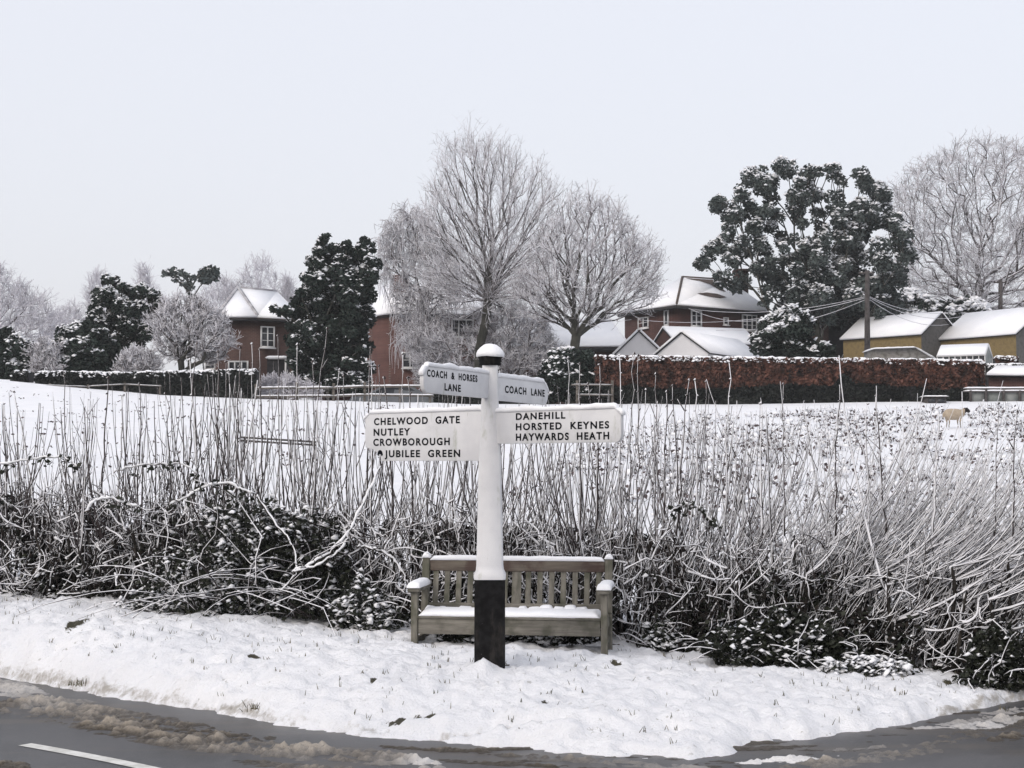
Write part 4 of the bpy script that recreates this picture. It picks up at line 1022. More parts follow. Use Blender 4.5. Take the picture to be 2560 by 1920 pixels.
bare_tree("tallest bare tree in the middle, upswept twigs lightly frosted, trunk behind the post", (1190, 925),
  [(1065,560),(1066,480),(1085,410),(1120,362),(1160,338),(1205,334),(1245,350),(1300,390),(1350,430),(1395,480),(1405,580),(1385,680),(1350,770),(1270,820),(1200,800),(1130,800),(1075,740),(1045,640)],
  84, n=900, bf=.85, rt=.017, twig=(.5, 1.3), ntw=3, trunk=[(1198,870),(1212,810),(1220,750),(1224,690),(1230,620),(1232,560)], split=(.065, .022), rtw=.0105, sub=2, up=.75, mats=('bark_main', 'bark_mid', 'frost_twig'), trunk_r=.46)
bare_tree("round-crowned frosted tree forking low, above the dark shrub and copper hedge", (1432, 960),
  [(1340,620),(1380,560),(1400,520),(1440,480),(1470,490),(1520,500),(1560,540),(1600,590),(1632,620),(1645,680),(1640,740),(1600,790),(1540,800),(1470,820),(1390,820),(1320,790),(1280,740),(1290,680)],
  80, n=1150, bf=.65, rt=.017, twig=(.35, .95), ntw=4, trunk=[(1432,895),(1436,870),(1440,840)], split=(.055, .020), rtw=.0125, up=.25, trunk_r=.38)
bare_tree("weeping birch with grey frosted curtains of twigs left of the tall tree", (1075, 960),
  [(950,610),(955,570),(985,530),(1020,515),(1060,520),(1100,550),(1130,610),(1140,700),(1135,800),(1120,900),(1050,910),(1000,860),(990,760),(970,690)],
  88, n=520, bf=.45, rt=.018, twig=(.3, .7), ntw=8, trunk=[(1065,880),(1062,800),(1075,700)], split=(.055, .020), rtw=.016, droop=.9, name="weeping_birch", up=.0)
bare_tree("dull grey shrubby growth in front of the brick house, behind the tall tree", (1250, 960),
  [(1020,860),(1080,800),(1150,840),(1230,780),(1300,760),(1370,800),(1400,870),(1380,930),(1250,960),(1050,960)],
  85.5, n=760, bf=.35, rt=.016, twig=(.3, .7), ntw=9, split=(.05, .02), rtw=.015, name="shrub", cat="shrub", mats=('bark_mid', 'bark_mid', 'frost_twig'))
bare_tree("small frost-white fruit tree in front of the left brick house", (455, 985),
  [(372,830),(385,790),(410,755),(450,738),(500,755),(545,795),(575,840),(590,870),(560,900),(500,905),(440,900),(395,880)],
  76, n=620, bf=.5, rt=.02, twig=(.25, .6), ntw=7, trunk=[(455,935),(452,900)], split=(.05, .022), rtw=.017, trunk_r=.16)
bare_tree("spreading bare tree cut by the left edge of the view", (-60, 960),
  [(-260,760),(-180,680),(-80,640),(0,670),(50,700),(100,740),(150,790),(165,830),(120,870),(40,880),(-60,870),(-200,860)],
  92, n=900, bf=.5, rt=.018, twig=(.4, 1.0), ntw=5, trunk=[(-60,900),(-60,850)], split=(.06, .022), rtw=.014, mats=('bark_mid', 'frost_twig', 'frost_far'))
bare_tree("huge domed frosted tree behind the barns at the right edge", (2440, 900),
  [(2215,560),(2235,470),(2290,410),(2370,370),(2460,352),(2560,365),(2660,390),(2760,460),(2800,600),(2760,720),(2640,780),(2480,790),(2350,780),(2260,730),(2225,650)],
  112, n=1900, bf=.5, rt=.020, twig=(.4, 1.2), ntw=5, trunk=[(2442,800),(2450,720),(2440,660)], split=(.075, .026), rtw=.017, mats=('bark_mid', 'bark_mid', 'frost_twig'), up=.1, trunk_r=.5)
for k, (lb_, bs, pl) in enumerate([
  ("pale far-off tree just left of the dark evergreen's top", (250, 860), [(215,760),(225,700),(240,680),(265,700),(275,760),(260,820),(230,820)]),
  ("pale frosty treetop peering over the left evergreen", (355, 860), [(320,760),(345,690),(355,652),(375,690),(395,740),(420,780),(340,800)]),
  ("bare tree with upright pale branches behind the left house roof", (650, 860), [(560,740),(600,700),(615,650),(650,640),(690,670),(705,720),(690,780),(600,790)]),
  ("faint low frosted tree on the skyline between the evergreen and house", (560, 860), [(480,760),(520,720),(560,700),(600,720),(600,790),(480,800)]),
  ("thin pale sapling on the skyline right of the left house", (715, 840), [(700,760),(712,700),(722,700),(735,760),(730,800),(700,800)]),
  ("dim frosted tree low on the skyline near the left edge", (150, 900), [(110,830),(150,780),(190,760),(215,800),(220,860),(120,870)])]):
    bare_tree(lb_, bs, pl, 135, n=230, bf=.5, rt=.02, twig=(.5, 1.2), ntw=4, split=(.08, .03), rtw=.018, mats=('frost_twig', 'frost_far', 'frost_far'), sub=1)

LAU = [(640,700,17),(637,740,18),(650,790,20),(645,825,18),(680,812,20),(720,835,20),(782,830,20),(788,700,15),(788,750,16),(790,800,16),(670,752,18),(640,770,16),(668,835,16),(750,835,18),(700,518,13),(690,540,17),(725,545,15),(747,533,11),(787,523,12),(790,545,17),(760,560,20),(722,572,22),(682,578,19),(807,572,15),(790,598,23),(750,600,27),(702,608,25),(668,608,16),(655,635,15),(640,652,11),(690,643,27),(742,640,29),(785,640,24),(652,670,19),(702,680,28),(750,680,29),(785,680,22),(672,712,20),(722,720,28),(768,720,25),(692,750,22),(742,760,26),(778,750,18),(705,785,18),(748,795,22),(775,785,16),(725,812,17),(760,820,16),(590,668,8),(606,674,9),(622,672,11)]
leafy_tree("tall dark evergreen clotted with snow right of the left brick house", (825, 975), None, 76, cr=(.4, .6), leaves=290, size=.105, snowf=.26, snow_size=.085, trunk=[(830,900),(828,830),(825,760)], depth=.5, rt=.02, bf=.6, flat=.85, clumps=LAU, ncl=9, cfac=(.6, .95), jit=.75)
LEFT_E = [(228,605,9),(246,610,10),(215,640,15),(240,640,20),(270,625,13),(300,630,15),(330,640,13),(345,655,10),(260,665,24),(300,665,26),(335,672,18),(205,670,15),(230,700,22),(275,710,27),(312,712,25),(194,690,8),(250,740,20),(290,742,22),(330,705,18)]
leafy_tree("bulky dark evergreen with snow-tipped boughs behind the left clipped hedge", (300, 960), None, 82, cr=(.4, .65), leaves=330, size=.115, snowf=.3, snow_size=.09, trunk=[(300,880),(300,830)], depth=.5, rt=.02, bf=.6, flat=.85, clumps=LEFT_E, ncl=9, cfac=(.55, .9), jit=.8)
leafy_tree("rounded dark shrub with snowy crown, second bush from the left", (205, 960), [(148,870),(165,835),(205,822),(250,835),(272,870),(268,925),(145,925)], 78, n=60, cr=(.45, .7), leaves=330, size=.12, snowf=.35, name="shrub", cat="shrub")
leafy_tree("dark bush with snowy top cut by the left edge of the view", (20, 960), [(-80,870),(-20,845),(20,840),(70,860),(95,900),(95,945),(-80,945)], 78, n=60, cr=(.45, .7), leaves=330, size=.12, snowf=.35, name="shrub", cat="shrub")
bare_tree("grey frosted bush between the two dark left shrubs", (115, 950), [(75,880),(110,855),(145,870),(150,930),(80,935)], 77, n=150, bf=.35, rt=.016, twig=(.2, .5), ntw=8, split=(.05, .02), rtw=.018, name="shrub", cat="shrub")
bare_tree("low frosted garden shrub left of the small fruit tree", (345, 960), [(290,930),(300,895),(335,878),(375,885),(400,910),(400,940),(290,940)], 75, n=190, bf=.35, rt=.016, twig=(.2, .5), ntw=9, split=(.05, .02), rtw=.02, name="shrub", cat="shrub")
leafy_tree("flat-topped pine silhouetted on the skyline beyond the left house", (470, 860), None, 118, cr=(.4, .6), leaves=110, size=.15, mat='euc', snowf=.4, snow_size=.12, trunk=[(480,790),(478,760)], depth=.3, rt=.03, name="pine_tree", clumps=[(362,592,9),(375,588,9),(390,592,8),(402,598,7),(405,610,9),(410,625,8),(395,612,7),(420,600,7),(436,590,7),(415,640,6),(380,603,7)], cfac=(.6, .9))
leafy_tree("small dark conifer beside the flat-topped pine", (520, 860), [(508,690),(524,672),(534,690),(520,706)], 118, n=7, cr=(.4, .7), leaves=200, size=.18, mat='euc', snowf=.3, trunk=[(485,740)], depth=.6, name="pine_tree")
leafy_tree("round snow-capped bush at the white outbuilding's right end", (1957, 930), [(1895,850),(1905,810),(1935,785),(1970,780),(2010,800),(2022,840),(2022,890),(1900,890)], 76, n=75, cr=(.35, .6), leaves=330, size=.11, snowf=.38, name="shrub", cat="shrub")
leafy_tree("dark glossy shrub below the low-forking tree beside the wooden gate", (1430, 1010), [(1345,1000),(1345,940),(1375,900),(1430,890),(1490,910),(1530,945),(1540,1005)], 72, n=110, cr=(.3, .55), leaves=260, size=.10, snowf=.17, name="shrub", cat="shrub")
leafy_tree("small snow-laden shrub right of the round bush", (2060, 920), [(2030,890),(2050,868),(2080,870),(2095,895),(2060,905)], 75, n=18, cr=(.25, .4), leaves=160, size=.1, snowf=.7, name="shrub", cat="shrub")
leafy_tree("snowy laurel top peering over the left barn's ridge", (2300, 880), [(2255,780),(2275,745),(2310,740),(2340,765),(2380,770),(2420,760),(2470,775),(2470,800),(2260,800)], 108, n=50, cr=(.6, .9), leaves=200, size=.16, snowf=.75, snow_size=.2, name="shrub", cat="shrub")
# big grey-green evergreen with gaps: crown clumps hung on visible limbs
EUC = [(1760,430,20),(1780,500,26),(1740,540,24),(1720,470,20),(1810,470,18),(1660,450,22),(1850,480,24),(1700,520,22),(1765,600,30),(1820,590,30),(1660,560,20),(1735,400,20),(1625,395,30),(1660,415,28),(1600,420,22),(1560,450,26),(1590,465,26),(1635,455,26),(1700,365,24),(1745,372,16),(1735,410,28),(1720,440,24),(1770,375,14),(1800,370,20),(1815,392,14),(1865,385,20),(1885,410,26),(1900,440,28),(1860,445,24),(1920,480,28),(1945,520,26),(1950,560,24),(1930,590,26),(1800,440,24),(1770,470,18),(1830,480,24),(1880,490,32),(1680,480,22),(1620,500,26),(1570,510,22),(1545,545,24),(1515,570,20),(1580,560,22),(1610,540,24),(1650,530,24),(1560,600,20),(1600,610,22),(1650,590,26),(1700,560,22),(1690,610,32),(1740,580,34),(1790,560,34),(1840,550,36),(1890,550,34),(1740,640,36),(1800,620,40),(1860,610,40),(1910,620,28),(1700,650,26),(1650,640,20),(1780,670,28),(1840,660,32),(1890,660,24),(1860,520,32),(1820,510,22)]
leafy_tree("huge open-crowned grey-green evergreen tree above the right brick house", (2040, 930), None, 96, cr=(.55, .75), leaves=300, size=.13, mat='euc', snowf=.42, snow_size=.11,
  trunk=[(2050,870),(2042,810),(2035,750)], bf=.75, depth=.6, flat=1.0, rt=.022, clumps=EUC)
leafy_tree("dense dark lower boughs of an evergreen standing behind the utility pole", (2120, 930),
  [(1980,740),(2040,710),(2140,700),(2220,720),(2240,770),(2200,800),(2100,810),(2000,800),(1970,770)],
  99, n=60, cr=(.8, 1.3), leaves=330, size=.17, mat='euc', snowf=.06, trunk=[(2100,820)], bf=.5)

# ------------------------------------------------------------ clipped hedges
def clipped_hedge(label, px0, px1, pyt, pyb0, pyb1, Yc, depth, mats, n, split=None, lsize=.09, seed=1, zt_end=None):
    a = W(px0, pyt, Yc); b_ = W(px1, pyt if zt_end is None else zt_end, Yc); za = W(px0, pyb0, Yc).z; zb = W(px1, pyb1, Yc).z
    root = empty("clipped_hedge", (a.x, Yc, za)); tag(root, label, "hedge")
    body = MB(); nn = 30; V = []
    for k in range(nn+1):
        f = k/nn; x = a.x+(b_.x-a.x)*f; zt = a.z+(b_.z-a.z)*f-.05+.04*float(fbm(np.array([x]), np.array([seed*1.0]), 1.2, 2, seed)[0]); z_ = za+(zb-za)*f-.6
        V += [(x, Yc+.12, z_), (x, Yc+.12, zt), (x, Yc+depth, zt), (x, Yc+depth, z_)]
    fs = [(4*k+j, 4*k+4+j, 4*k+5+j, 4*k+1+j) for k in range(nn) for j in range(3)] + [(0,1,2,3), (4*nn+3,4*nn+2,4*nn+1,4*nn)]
    body.poly(V, fs); attach(body.build("stems", M['dark']), root)  # solid dark box filling the hedge behind its leaves
    f = rng.random(n); face = rng.random(n)
    x = a.x+(b_.x-a.x)*f; zt = a.z+(b_.z-a.z)*f; zbm = za+(zb-za)*f; h = rng.random(n)
    bul = .2*fbm(x, h*2, 1.3, 3, seed)
    y = np.where(face < .85, Yc+.02-bul+rng.normal(size=n)*.05, Yc+rng.uniform(0, depth, n)); z = np.where(face < .85, zbm+(zt-zbm)*h, zt-.03)
    P = np.stack([x, y, z], -1)
    if split:
        thr = split + .10*fbm(x, h*0, .35, 3, seed+2)+.05*fbm(x, h, 2, 2, seed+4)
        up_ = (h > thr) | (face > .85)
        green = fbm(x, h*1.5, .45, 2, seed+9) > .45
        b1 = MB(); b1.leaves(P[up_ & ~green], lsize, 0, .6); attach(b1.build("leaves", M[mats[0]]), root)
        b1 = MB(); b1.leaves(P[~up_ | green], lsize, 0, .6); attach(b1.build("leaves", M[mats[1]]), root)
    else:
        b1 = MB(); b1.leaves(P, lsize, 0, .6); attach(b1.build("leaves", M[mats[0]]), root)
    sb = MB(); L = b_.x-a.x; m = max(2, int(abs(L)/1.5))
    for k in range(m):
        p = a.lerp(b_, k/m); q = a.lerp(b_, (k+1)/m); p.z -= .03; q.z -= .03; p.y = q.y = Yc+depth/2
        sb.loaf(p, q, depth*1.0, .13, .12, seed+k, rag=.5)
    ns_ = int(abs(L)*16); fx = rng.random(ns_); S = np.stack([a.x+(b_.x-a.x)*fx, Yc-.02-rng.random(ns_)*.06, a.z+(b_.z-a.z)*fx-rng.random(ns_)**1.5*.22], -1)
    sb.blobs(S, rng.uniform(.04, .10, ns_), .7)
    attach(sb.build("snow", M['snow'], smooth=True), root)
    return root
clipped_hedge("long clipped copper-brown beech hedge topped with snow along the field's far edge", 1488, 2462, 890, 1014, 1012, 70.5, 1.3, ('copper', 'hedge_dark'), 30000, .42, seed=3, zt_end=902)
clipped_hedge("long dark green clipped hedge left of the rail fence, snow along its top", 90, 330, 930, 980, 990, 71.5, 1.0, ('hedge_dark',), 7000, seed=6, zt_end=934)
clipped_hedge("dark clipped hedge in front of the left brick house", 332, 640, 932, 990, 1003, 71.2, 1.0, ('hedge_dark',), 9000, seed=8, zt_end=925)
clipped_hedge("short clipped hedge block at the left end of the hedges", 30, 68, 929, 970, 975, 71.5, 1.0, ('hedge_dark',), 1400, seed=10)
clipped_hedge("low dark hedge running under the cottage trees behind the rail fence", 1085, 1345, 960, 1008, 1010, 73, .8, ('hedge_dark',), 4500, seed=12, zt_end=965)
clipped_hedge("low snow-topped garden hedge right of the greenhouse", 2468, 2760, 912, 945, 945, 76, 1.0, ('hedge_dark',), 2500, seed=14)
clipped_hedge("short reddish hedge piece right behind the greenhouse", 2492, 2545, 893, 915, 915, 80, .8, ('copper',), 1500, seed=15)

# ------------------------------------------------------------ buildings
def wrap(label, name, cat, at, group=None):
    r = empty(name, tuple(at)); tag(r, label, cat, group); return r
def slab(pts, t, mat, name, root, lift=0.0, snow=None):
    """thick slab on a planar polygon (world points), optional snow sheet on top"""
    pts = [Vector(p) for p in pts]; n = (pts[1]-pts[0]).cross(pts[2]-pts[0]).normalized()
    if n.z < 0: n = -n
    k = len(pts); b = MB(); V = [p+n*lift for p in pts]+[p+n*(lift+t) for p in pts]
    b.poly(V, [tuple(range(k))[::-1], tuple(range(k, 2*k))]+[(i, (i+1) % k, (i+1) % k+k, i+k) for i in range(k)])
    o = attach(b.build(name, mat), root)
    if snow:
        c = sum(pts, Vector())/k; b = MB(); pp = [c+(p-c)*1.004 for p in pts]
        V = [p+n*(lift+t+.003) for p in pp]+[c+(p-c)*.997+n*(lift+t+snow) for p in pts]
        b.poly(V, [tuple(range(k))[::-1], tuple(range(k, 2*k))]+[(i, (i+1) % k, (i+1) % k+k, i+k) for i in range(k)])
        so_ = b.build("snow", M['snow']); so_.parent = o
    return o
def window(root, px0, px1, py0, py1, Yc, Yc2=None, bars=2, rows=3, fw=.07):
    """window lying on a wall plane that runs from depth Yc (px0) to Yc2 (px1)"""
    Yc2 = Yc if Yc2 is None else Yc2
    a = W(px0, py1, Yc); b_ = W(px1, py1, Yc2); zt = W(px0, py0, Yc).z; zb = a.z; b_.z = zb
    d = (b_-a); L = d.length; d.normalize(); n = Vector((d.y, -d.x, 0)); 
    if n.y > 0: n = -n
    Mx = Matrix((d, -n, Vector((0,0,1)))).transposed().to_4x4(); Mx.translation = a
    H_ = zt-zb; b = MB()
    for lo, hi in (((0,-.06,0),(fw,.03,H_)), ((L-fw,-.06,0),(L,.03,H_)), ((fw,-.06,0),(L-fw,.03,fw)), ((fw,-.06,H_-fw),(L-fw,.03,H_))): b.box(lo, hi, Mx)
    for k in range(1, bars): x = L*k/bars; b.box((x-fw*.45,-.05,fw),(x+fw*.45,.03,H_-fw), Mx)
    for k in range(bars):
        for r in range(1, rows):
            z = H_*r/rows; x0 = L*k/bars+fw*.5; x1 = L*(k+1)/bars-fw*.5; b.box((x0,-.035,z-.015),(x1,.03,z+.015), Mx)
    b.box((-.06,-.12,-.07),(L+.06,-.0,-.0), Mx)
    f = attach(b.build("window", M['frame']), root)
    g_ = MB(); g_.box((fw*.6,-.012,fw*.6),(L-fw*.6,.01,H_-fw*.6), Mx); gl = g_.build("pane", M['glass']); gl.parent = f
    return f
def walls(root, plan, ztop, zbot, mat, name="wall"):
    b = MB(); k = len(plan); V = [Vector((p.x, p.y, zbot)) for p in plan]+[Vector((p.x, p.y, ztop)) for p in plan]
    b.poly(V, [(i, (i+1) % k, (i+1) % k+k, i+k) for i in range(k)]+[tuple(range(k, 2*k))])
    return attach(b.build(name, mat), root)
def bars_on(root, pairs, w, mat, name):
    b = MB()
    for p, q in pairs: b.bar(p, q, w, w)
    return attach(b.build(name, mat), root)

# left brick house
Yh = 80.0
H1 = wrap("brown brick house with snowy hipped roof, left of the tall dark evergreen", "brick_house", "house", W(600, 1010, Yh))
plan = [W(530, 900, 84), W(549, 900, Yh), W(640, 900, Yh), W(748, 900, 81.5), W(748, 900, 89), W(530, 900, 89)]
walls(H1, plan, ZA(799, Yh)-.05, W(600, 1040, Yh).z, M['brick_l'])
ez = ZA(798, Yh); e = [W(522, 788, 84.3), W(543, 797, Yh-.4), W(643, 797, Yh-.4), W(756, 798, 81.2), W(756, 790, 89.5), W(522, 786, 89.5)]
for q in e: q.z = ez
ap = W(595, 727, 83.5); rg = W(690, 736, 85.5)
ap2 = ap
for nm, f in (("roof", [e[0], e[1], ap]), ("roof", [e[1], e[2], ap]), ("roof", [e[2], e[3], rg, ap]), ("roof", [e[3], e[4], rg]), ("roof", [e[4], e[5], ap, rg]), ("roof", [e[5], e[0], ap])):
    if len(f) == 4:
        slab([f[0], f[1], f[2]], .05, M['tile'], nm, H1, 0, .12); slab([f[0], f[2], f[3]], .05, M['tile'], nm, H1, 0, .12)
    else: slab(f, .05, M['tile'], nm, H1, 0, .12)
ridge_m = two("ridge_tile", (0.30, 0.29, 0.31), (0.5, 0.5, 0.52), 2, .9)
up2 = Vector((0,0,.17))
bars_on(H1, [(e[1]+up2*.9, ap+up2), (e[2]+up2*.9, ap+up2), (ap+up2, rg+up2)], .16, ridge_m, "ridge_tiles")
bars_on(H1, [(e[0]-Vector((0,0,.06)), e[1]-Vector((0,0,.06))), (e[1]-Vector((0,0,.06)), e[2]-Vector((0,0,.06))), (e[2]-Vector((0,0,.06)), e[3]-Vector((0,0,.06)))], .12, M['dark'], "gutter")
window(H1, 651, 686, 815, 868, 80.05, 80.45, 2, 3)
window(H1, 570, 621, 902, 926, Yh-.02, Yh-.02, 3, 1, .08)
window(H1, 514, 539, 902, 926, 83.0, 82.0, 1, 2, .08)
pr = MB(); pr.box((W(668,892,79).x, 79, ZA(925,79)-1), (W(716,892,79).x, 80.2, ZA(896,79))); attach(pr.build("porch", M['dark']), H1)
sb = MB(); sb.loaf(W(664,895,79)+Vector((0,.4,0)), W(718,895,79)+Vector((0,.4,0)), 1.2, .13, .1, 4); attach(sb.build("porch_snow", M['snow'], smooth=True), H1)
attach(MB().box((W(670,898,78.9).x,78.9,ZA(898,79)),(W(716,898,78.9).x,78.96,ZA(893,79))).box((W(712,898,78.9).x,78.9,ZA(960,79)),(W(716,898,78.9).x,78.96,ZA(898,79))).build("porch_frame", M['frame']), H1)

# middle brick house
H2 = wrap("red brick house half hidden behind the weeping birch and tall tree", "brick_house", "house", W(1060, 1000, 94))
plan = [W(918, 900, 95), W(985, 900, 93), W(1235, 900, 94), W(1235, 900, 102), W(918, 900, 102)]
walls(H2, plan, ZA(795, 94), W(1060, 1030, 94).z, M['brick_c'])
ez = ZA(792, 94); e = [W(908, 792, 95), W(985, 792, 92.5), W(1243, 792, 93.5), W(1243, 792, 102.5), W(908, 792, 102.5)]
for q in e: q.z = ez
ra = W(960, 716, 98.5); rb = W(1190, 716, 98.5)
for f in ([e[0], e[1], ra], [e[1], e[2], rb], [e[1], rb, ra], [e[2], e[3], rb], [e[3], e[4], ra], [e[3], ra, rb], [e[4], e[0], ra]): slab(f, .05, M['tile'], "roof", H2, 0, .12)
bars_on(H2, [(e[1]-Vector((0,0,.08)), e[2]-Vector((0,0,.08)))], .2, M['dark'], "gutter")
window(H2, 1128, 1184, 797, 843, 93.45, 93.7, 3, 2, .09); window(H2, 1010, 1045, 820, 842, 92.95, 93.1, 2, 1, .08); window(H2, 1005, 1045, 880, 920, 92.95, 93.1, 2, 2, .08)
ch = MB(); p = W(1000, 700, 97); ch.box((W(984,700,97).x, 96.5, ZA(745,97)-.5), (W(1020,700,97).x, 97.5, ZA(690,97))); c_ = attach(ch.build("chimney", M['brick_c']), H2)
sb = MB(); sb.loaf((W(984,700,97).x, 97, ZA(690,97)), (W(1020,700,97).x, 97, ZA(690,97)), 1.0, .14, .1, 4); s_ = sb.build("snow", M['snow'], smooth=True); s_.parent = c_

# low cottage between them and the white outbuildings
H3 = wrap("low cottage with snowy roof and white casement behind the low-forking tree", "cottage", "house", W(1430, 1000, 88))
plan = [W(1250, 900, 88.3), W(1562, 900, 87.5), W(1562, 900, 94), W(1250, 900, 94)]
walls(H3, plan, ZA(872, 88), W(1430, 1030, 88).z, M['brick_r'])
ez = ZA(870, 87.5); e = [W(1240, 870, 87.9), W(1572, 870, 87.1), W(1572, 870, 94.5), W(1240, 870, 94.5)]
for q in e: q.z = ez
ra = W(1290, 800, 91.2); rb = W(1525, 805, 91)
for f in ([e[0], e[1], rb], [e[0], rb, ra], [e[1], e[2], rb], [e[2], e[3], ra], [e[2], ra, rb], [e[3], e[0], ra]): slab(f, .05, M['tile'], "roof", H3, 0, .12)
bars_on(H3, [(e[0]-Vector((0,0,.1)), e[1]-Vector((0,0,.1)))], .22, M['dark'], "gutter")
window(H3, 1446, 1486, 874, 906, 87.75, 87.65, 2, 3, .07)

# right big brick house
H4 = wrap("large dark red brick house with patchy snow on its hipped roof", "brick_house", "house", W(1740, 1000, 96))
c0 = W(1693, 850, 95); cl = W(1562, 850, 100); cr_ = W(1912, 850, 99); cb2 = W(1800, 850, 106)
plan = [cl, c0, cr_, cb2]
walls(H4, plan, ZA(768, 95)-.03, W(1740, 1000, 96).z, M['brick_r'])
ez = ZA(767, 95); e = [W(1546, 783, 100), W(1692, 767, 94.4), W(1930, 783, 99), W(1800, 783, 107)]
for q in e: q.z = ez
ra = W(1706, 699, 98.5); rb = W(1820, 706, 101.2)
for f, sn in (([e[0], e[1], ra], .12), ([e[1], e[2], rb], .12), ([e[1], rb, ra], .12), ([e[2], e[3], rb], .12), ([e[3], e[0], ra], .12), ([e[3], ra, rb], .12)): slab(f, .05, M['tile'], "roof", H4, 0, sn)
bars_on(H4, [(e[0]-Vector((0,0,.08)), e[1]-Vector((0,0,.08))), (e[1]-Vector((0,0,.08)), e[2]-Vector((0,0,.08)))], .16, M['dark'], "gutter")
bars_on(H4, [(ra+Vector((0,0,.17)), rb+Vector((0,0,.17))), (e[1]+Vector((0,0,.13)), ra+Vector((0,0,.17)))], .14, M['tile'], "ridge_tiles")
# bare patch where snow slid off below the ridge
nrm = (e[2]-e[1]).cross(rb-e[1]).normalized(); nrm = nrm if nrm.z > 0 else -nrm
def onroof(u, v): # u along eave 0..1, v up 0..1
    lo = e[1].lerp(e[2], u); hi = ra.lerp(rb, u); return lo.lerp(hi, v) + nrm*.185
b = MB()
b.poly([onroof(.05,.97),onroof(.45,.97),onroof(.62,.97),onroof(.66,.55),onroof(.58,.62),onroof(.5,.80),onroof(.32,.90),onroof(.15,.93)], [(0,1,2,3,4,5,6,7)])
b.poly([onroof(.22,.42),onroof(.36,.48),onroof(.5,.46),onroof(.6,.36),onroof(.5,.31),onroof(.38,.33),onroof(.28,.38)], [tuple(range(7))])
attach(b.build("bare_tiles", M['tile']), H4)
window(H4, 1596, 1622, 795, 823, 98.7, 97.6, 2, 2, .08); window(H4, 1661, 1672, 775, 815, 96.15, 95.7, 1, 1, .09)
window(H4, 1727, 1754, 775, 816, 95.6, 96.05, 2, 3, .09); window(H4, 1808, 1821, 793, 812, 97.05, 97.25, 1, 1, .07); window(H4, 1855, 1892, 785, 825, 97.9, 98.55, 3, 3, .08)
ch = MB(); ch.box((W(1838,700,101).x, 100.5, ZA(720,101)-1), (W(1868,700,101).x, 101.5, ZA(680,101))); ch.box((W(1834,700,101).x, 100.3, ZA(680,101)), (W(1872,700,101).x, 101.7, ZA(675,101))); attach(ch.build("chimney", M['brick_r']), H4)

def gable_building(label, name, cat, org, yaw, w, L, he, hr, wallm, gablem, snow=.12, over=.25, trim=None, group=None):
    """local: x across the gable, y along the ridge (away), base at z=0, org = centre of the front gable base"""
    r = empty(name, tuple(org), yaw); tag(r, label, cat, group)
    b = MB(); h = w/2
    b.poly([(-h,0,-1.5),(-h,0,he),(-h,L,he),(-h,L,-1.5)], [(0,1,2,3)]); b.poly([(h,0,-1.5),(h,0,he),(h,L,he),(h,L,-1.5)], [(3,2,1,0)])
    b.build("side_wall", wallm, r)
    b = MB(); b.poly([(-h,0,-1.5),(h,0,-1.5),(h,0,he),(0,0,hr),(-h,0,he)], [(0,1,2,3,4)]); b.poly([(-h,L,-1.5),(h,L,-1.5),(h,L,he),(0,L,hr),(-h,L,he)], [(4,3,2,1,0)])
    b.build("gable_wall", gablem, r)
    sl_ = (hr-he)/h; ox_ = over
    for s in (-1, 1):
        ev = Vector((s*(h+ox_), 0, he-sl_*ox_)); rd = Vector((0, 0, hr)); n = Vector((s*sl_, 0, 1)).normalized()
        def ring(lift, e0=0.0, ins=0.0):
            return [ev+n*lift+Vector((0,-ox_+ins,0)), ev+n*lift+Vector((0,L+ox_-ins,0)), rd+n*lift+Vector((0,L+ox_-ins,0)), rd+n*lift+Vector((0,-ox_+ins,0))]
        b = MB(); b.poly(ring(.0)+ring(.06), [(0,1,2,3),(7,6,5,4),(0,4,5,1),(1,5,6,2),(2,6,7,3),(3,7,4,0)]); ro = b.build("roof", trim or M['dark'], r)
        b = MB(); b.poly(ring(.063, 0, .02)+ring(.063+snow, 0, .05), [(0,1,2,3),(7,6,5,4),(0,4,5,1),(1,5,6,2),(2,6,7,3),(3,7,4,0)]); s_ = b.build("snow", M['snow']); s_.parent = ro
    return r
# white outbuildings (two gables towards the road)
o2 = W(1706, 1000, 80); zb = ZA(1000, 80)
gable_building("white rendered outbuilding with long snowy roof, right of the twin gables", "outbuilding", "outbuilding", Vector((o2.x, 80, zb)), R(-33), 3.0, 6.8, ZA(884, 80)-zb, ZA(833, 80)-zb, M['render'], M['render'], over=.12)
o1 = W(1598, 1000, 84)
gable_building("small white gabled outbuilding, the left one of the twin gables", "outbuilding", "outbuilding", Vector((o1.x, 84, ZA(1000, 84))), R(-6), 2.5, 6, ZA(884, 84)-ZA(1000, 84), ZA(830, 84)-ZA(1000, 84), M['render'], M['render'], over=.10)
ob = W(1668, 845, 92)
gable_building("snowy roofed lean-to against the large red brick house", "outbuilding", "outbuilding", Vector((W(1660,900,90).x, 90, ZA(1000,90))), R(-72), 3.4, 5.2, ZA(862,90)-ZA(1000,90), ZA(822,90)-ZA(1000,90), M['brick_r'], M['brick_r'], over=.1)
# yellow barns
def barn(label, eR, eL, rR, Yr, Yl, w):
    a = W(eR[0], eR[1], Yr); b_ = W(eL[0], eL[1], Yl); d = (b_-a); d.z = 0; L = d.length
    yaw = math.atan2(d.y, d.x)-math.pi/2
    side = Vector((math.cos(yaw), math.sin(yaw), 0))
    org = a + side*w/2; gzb = a.z-2.0
    return gable_building(label, "barn", "barn", Vector((org.x, org.y, gzb)), yaw, w, L, a.z-gzb, ZA(rR[1], org.y)-gzb, M['yellow'], M['greyboard'], over=.15)
barn("yellow boarded barn with snowy roof behind the utility pole", (2303, 835), (2108, 848), (2352, 785), 90, 94, 4.3)
barn("yellow boarded barn with snowy roof at the right edge, behind the greenhouse", (2540, 834), (2350, 846), (2570, 770), 87, 91.5, 5.2)
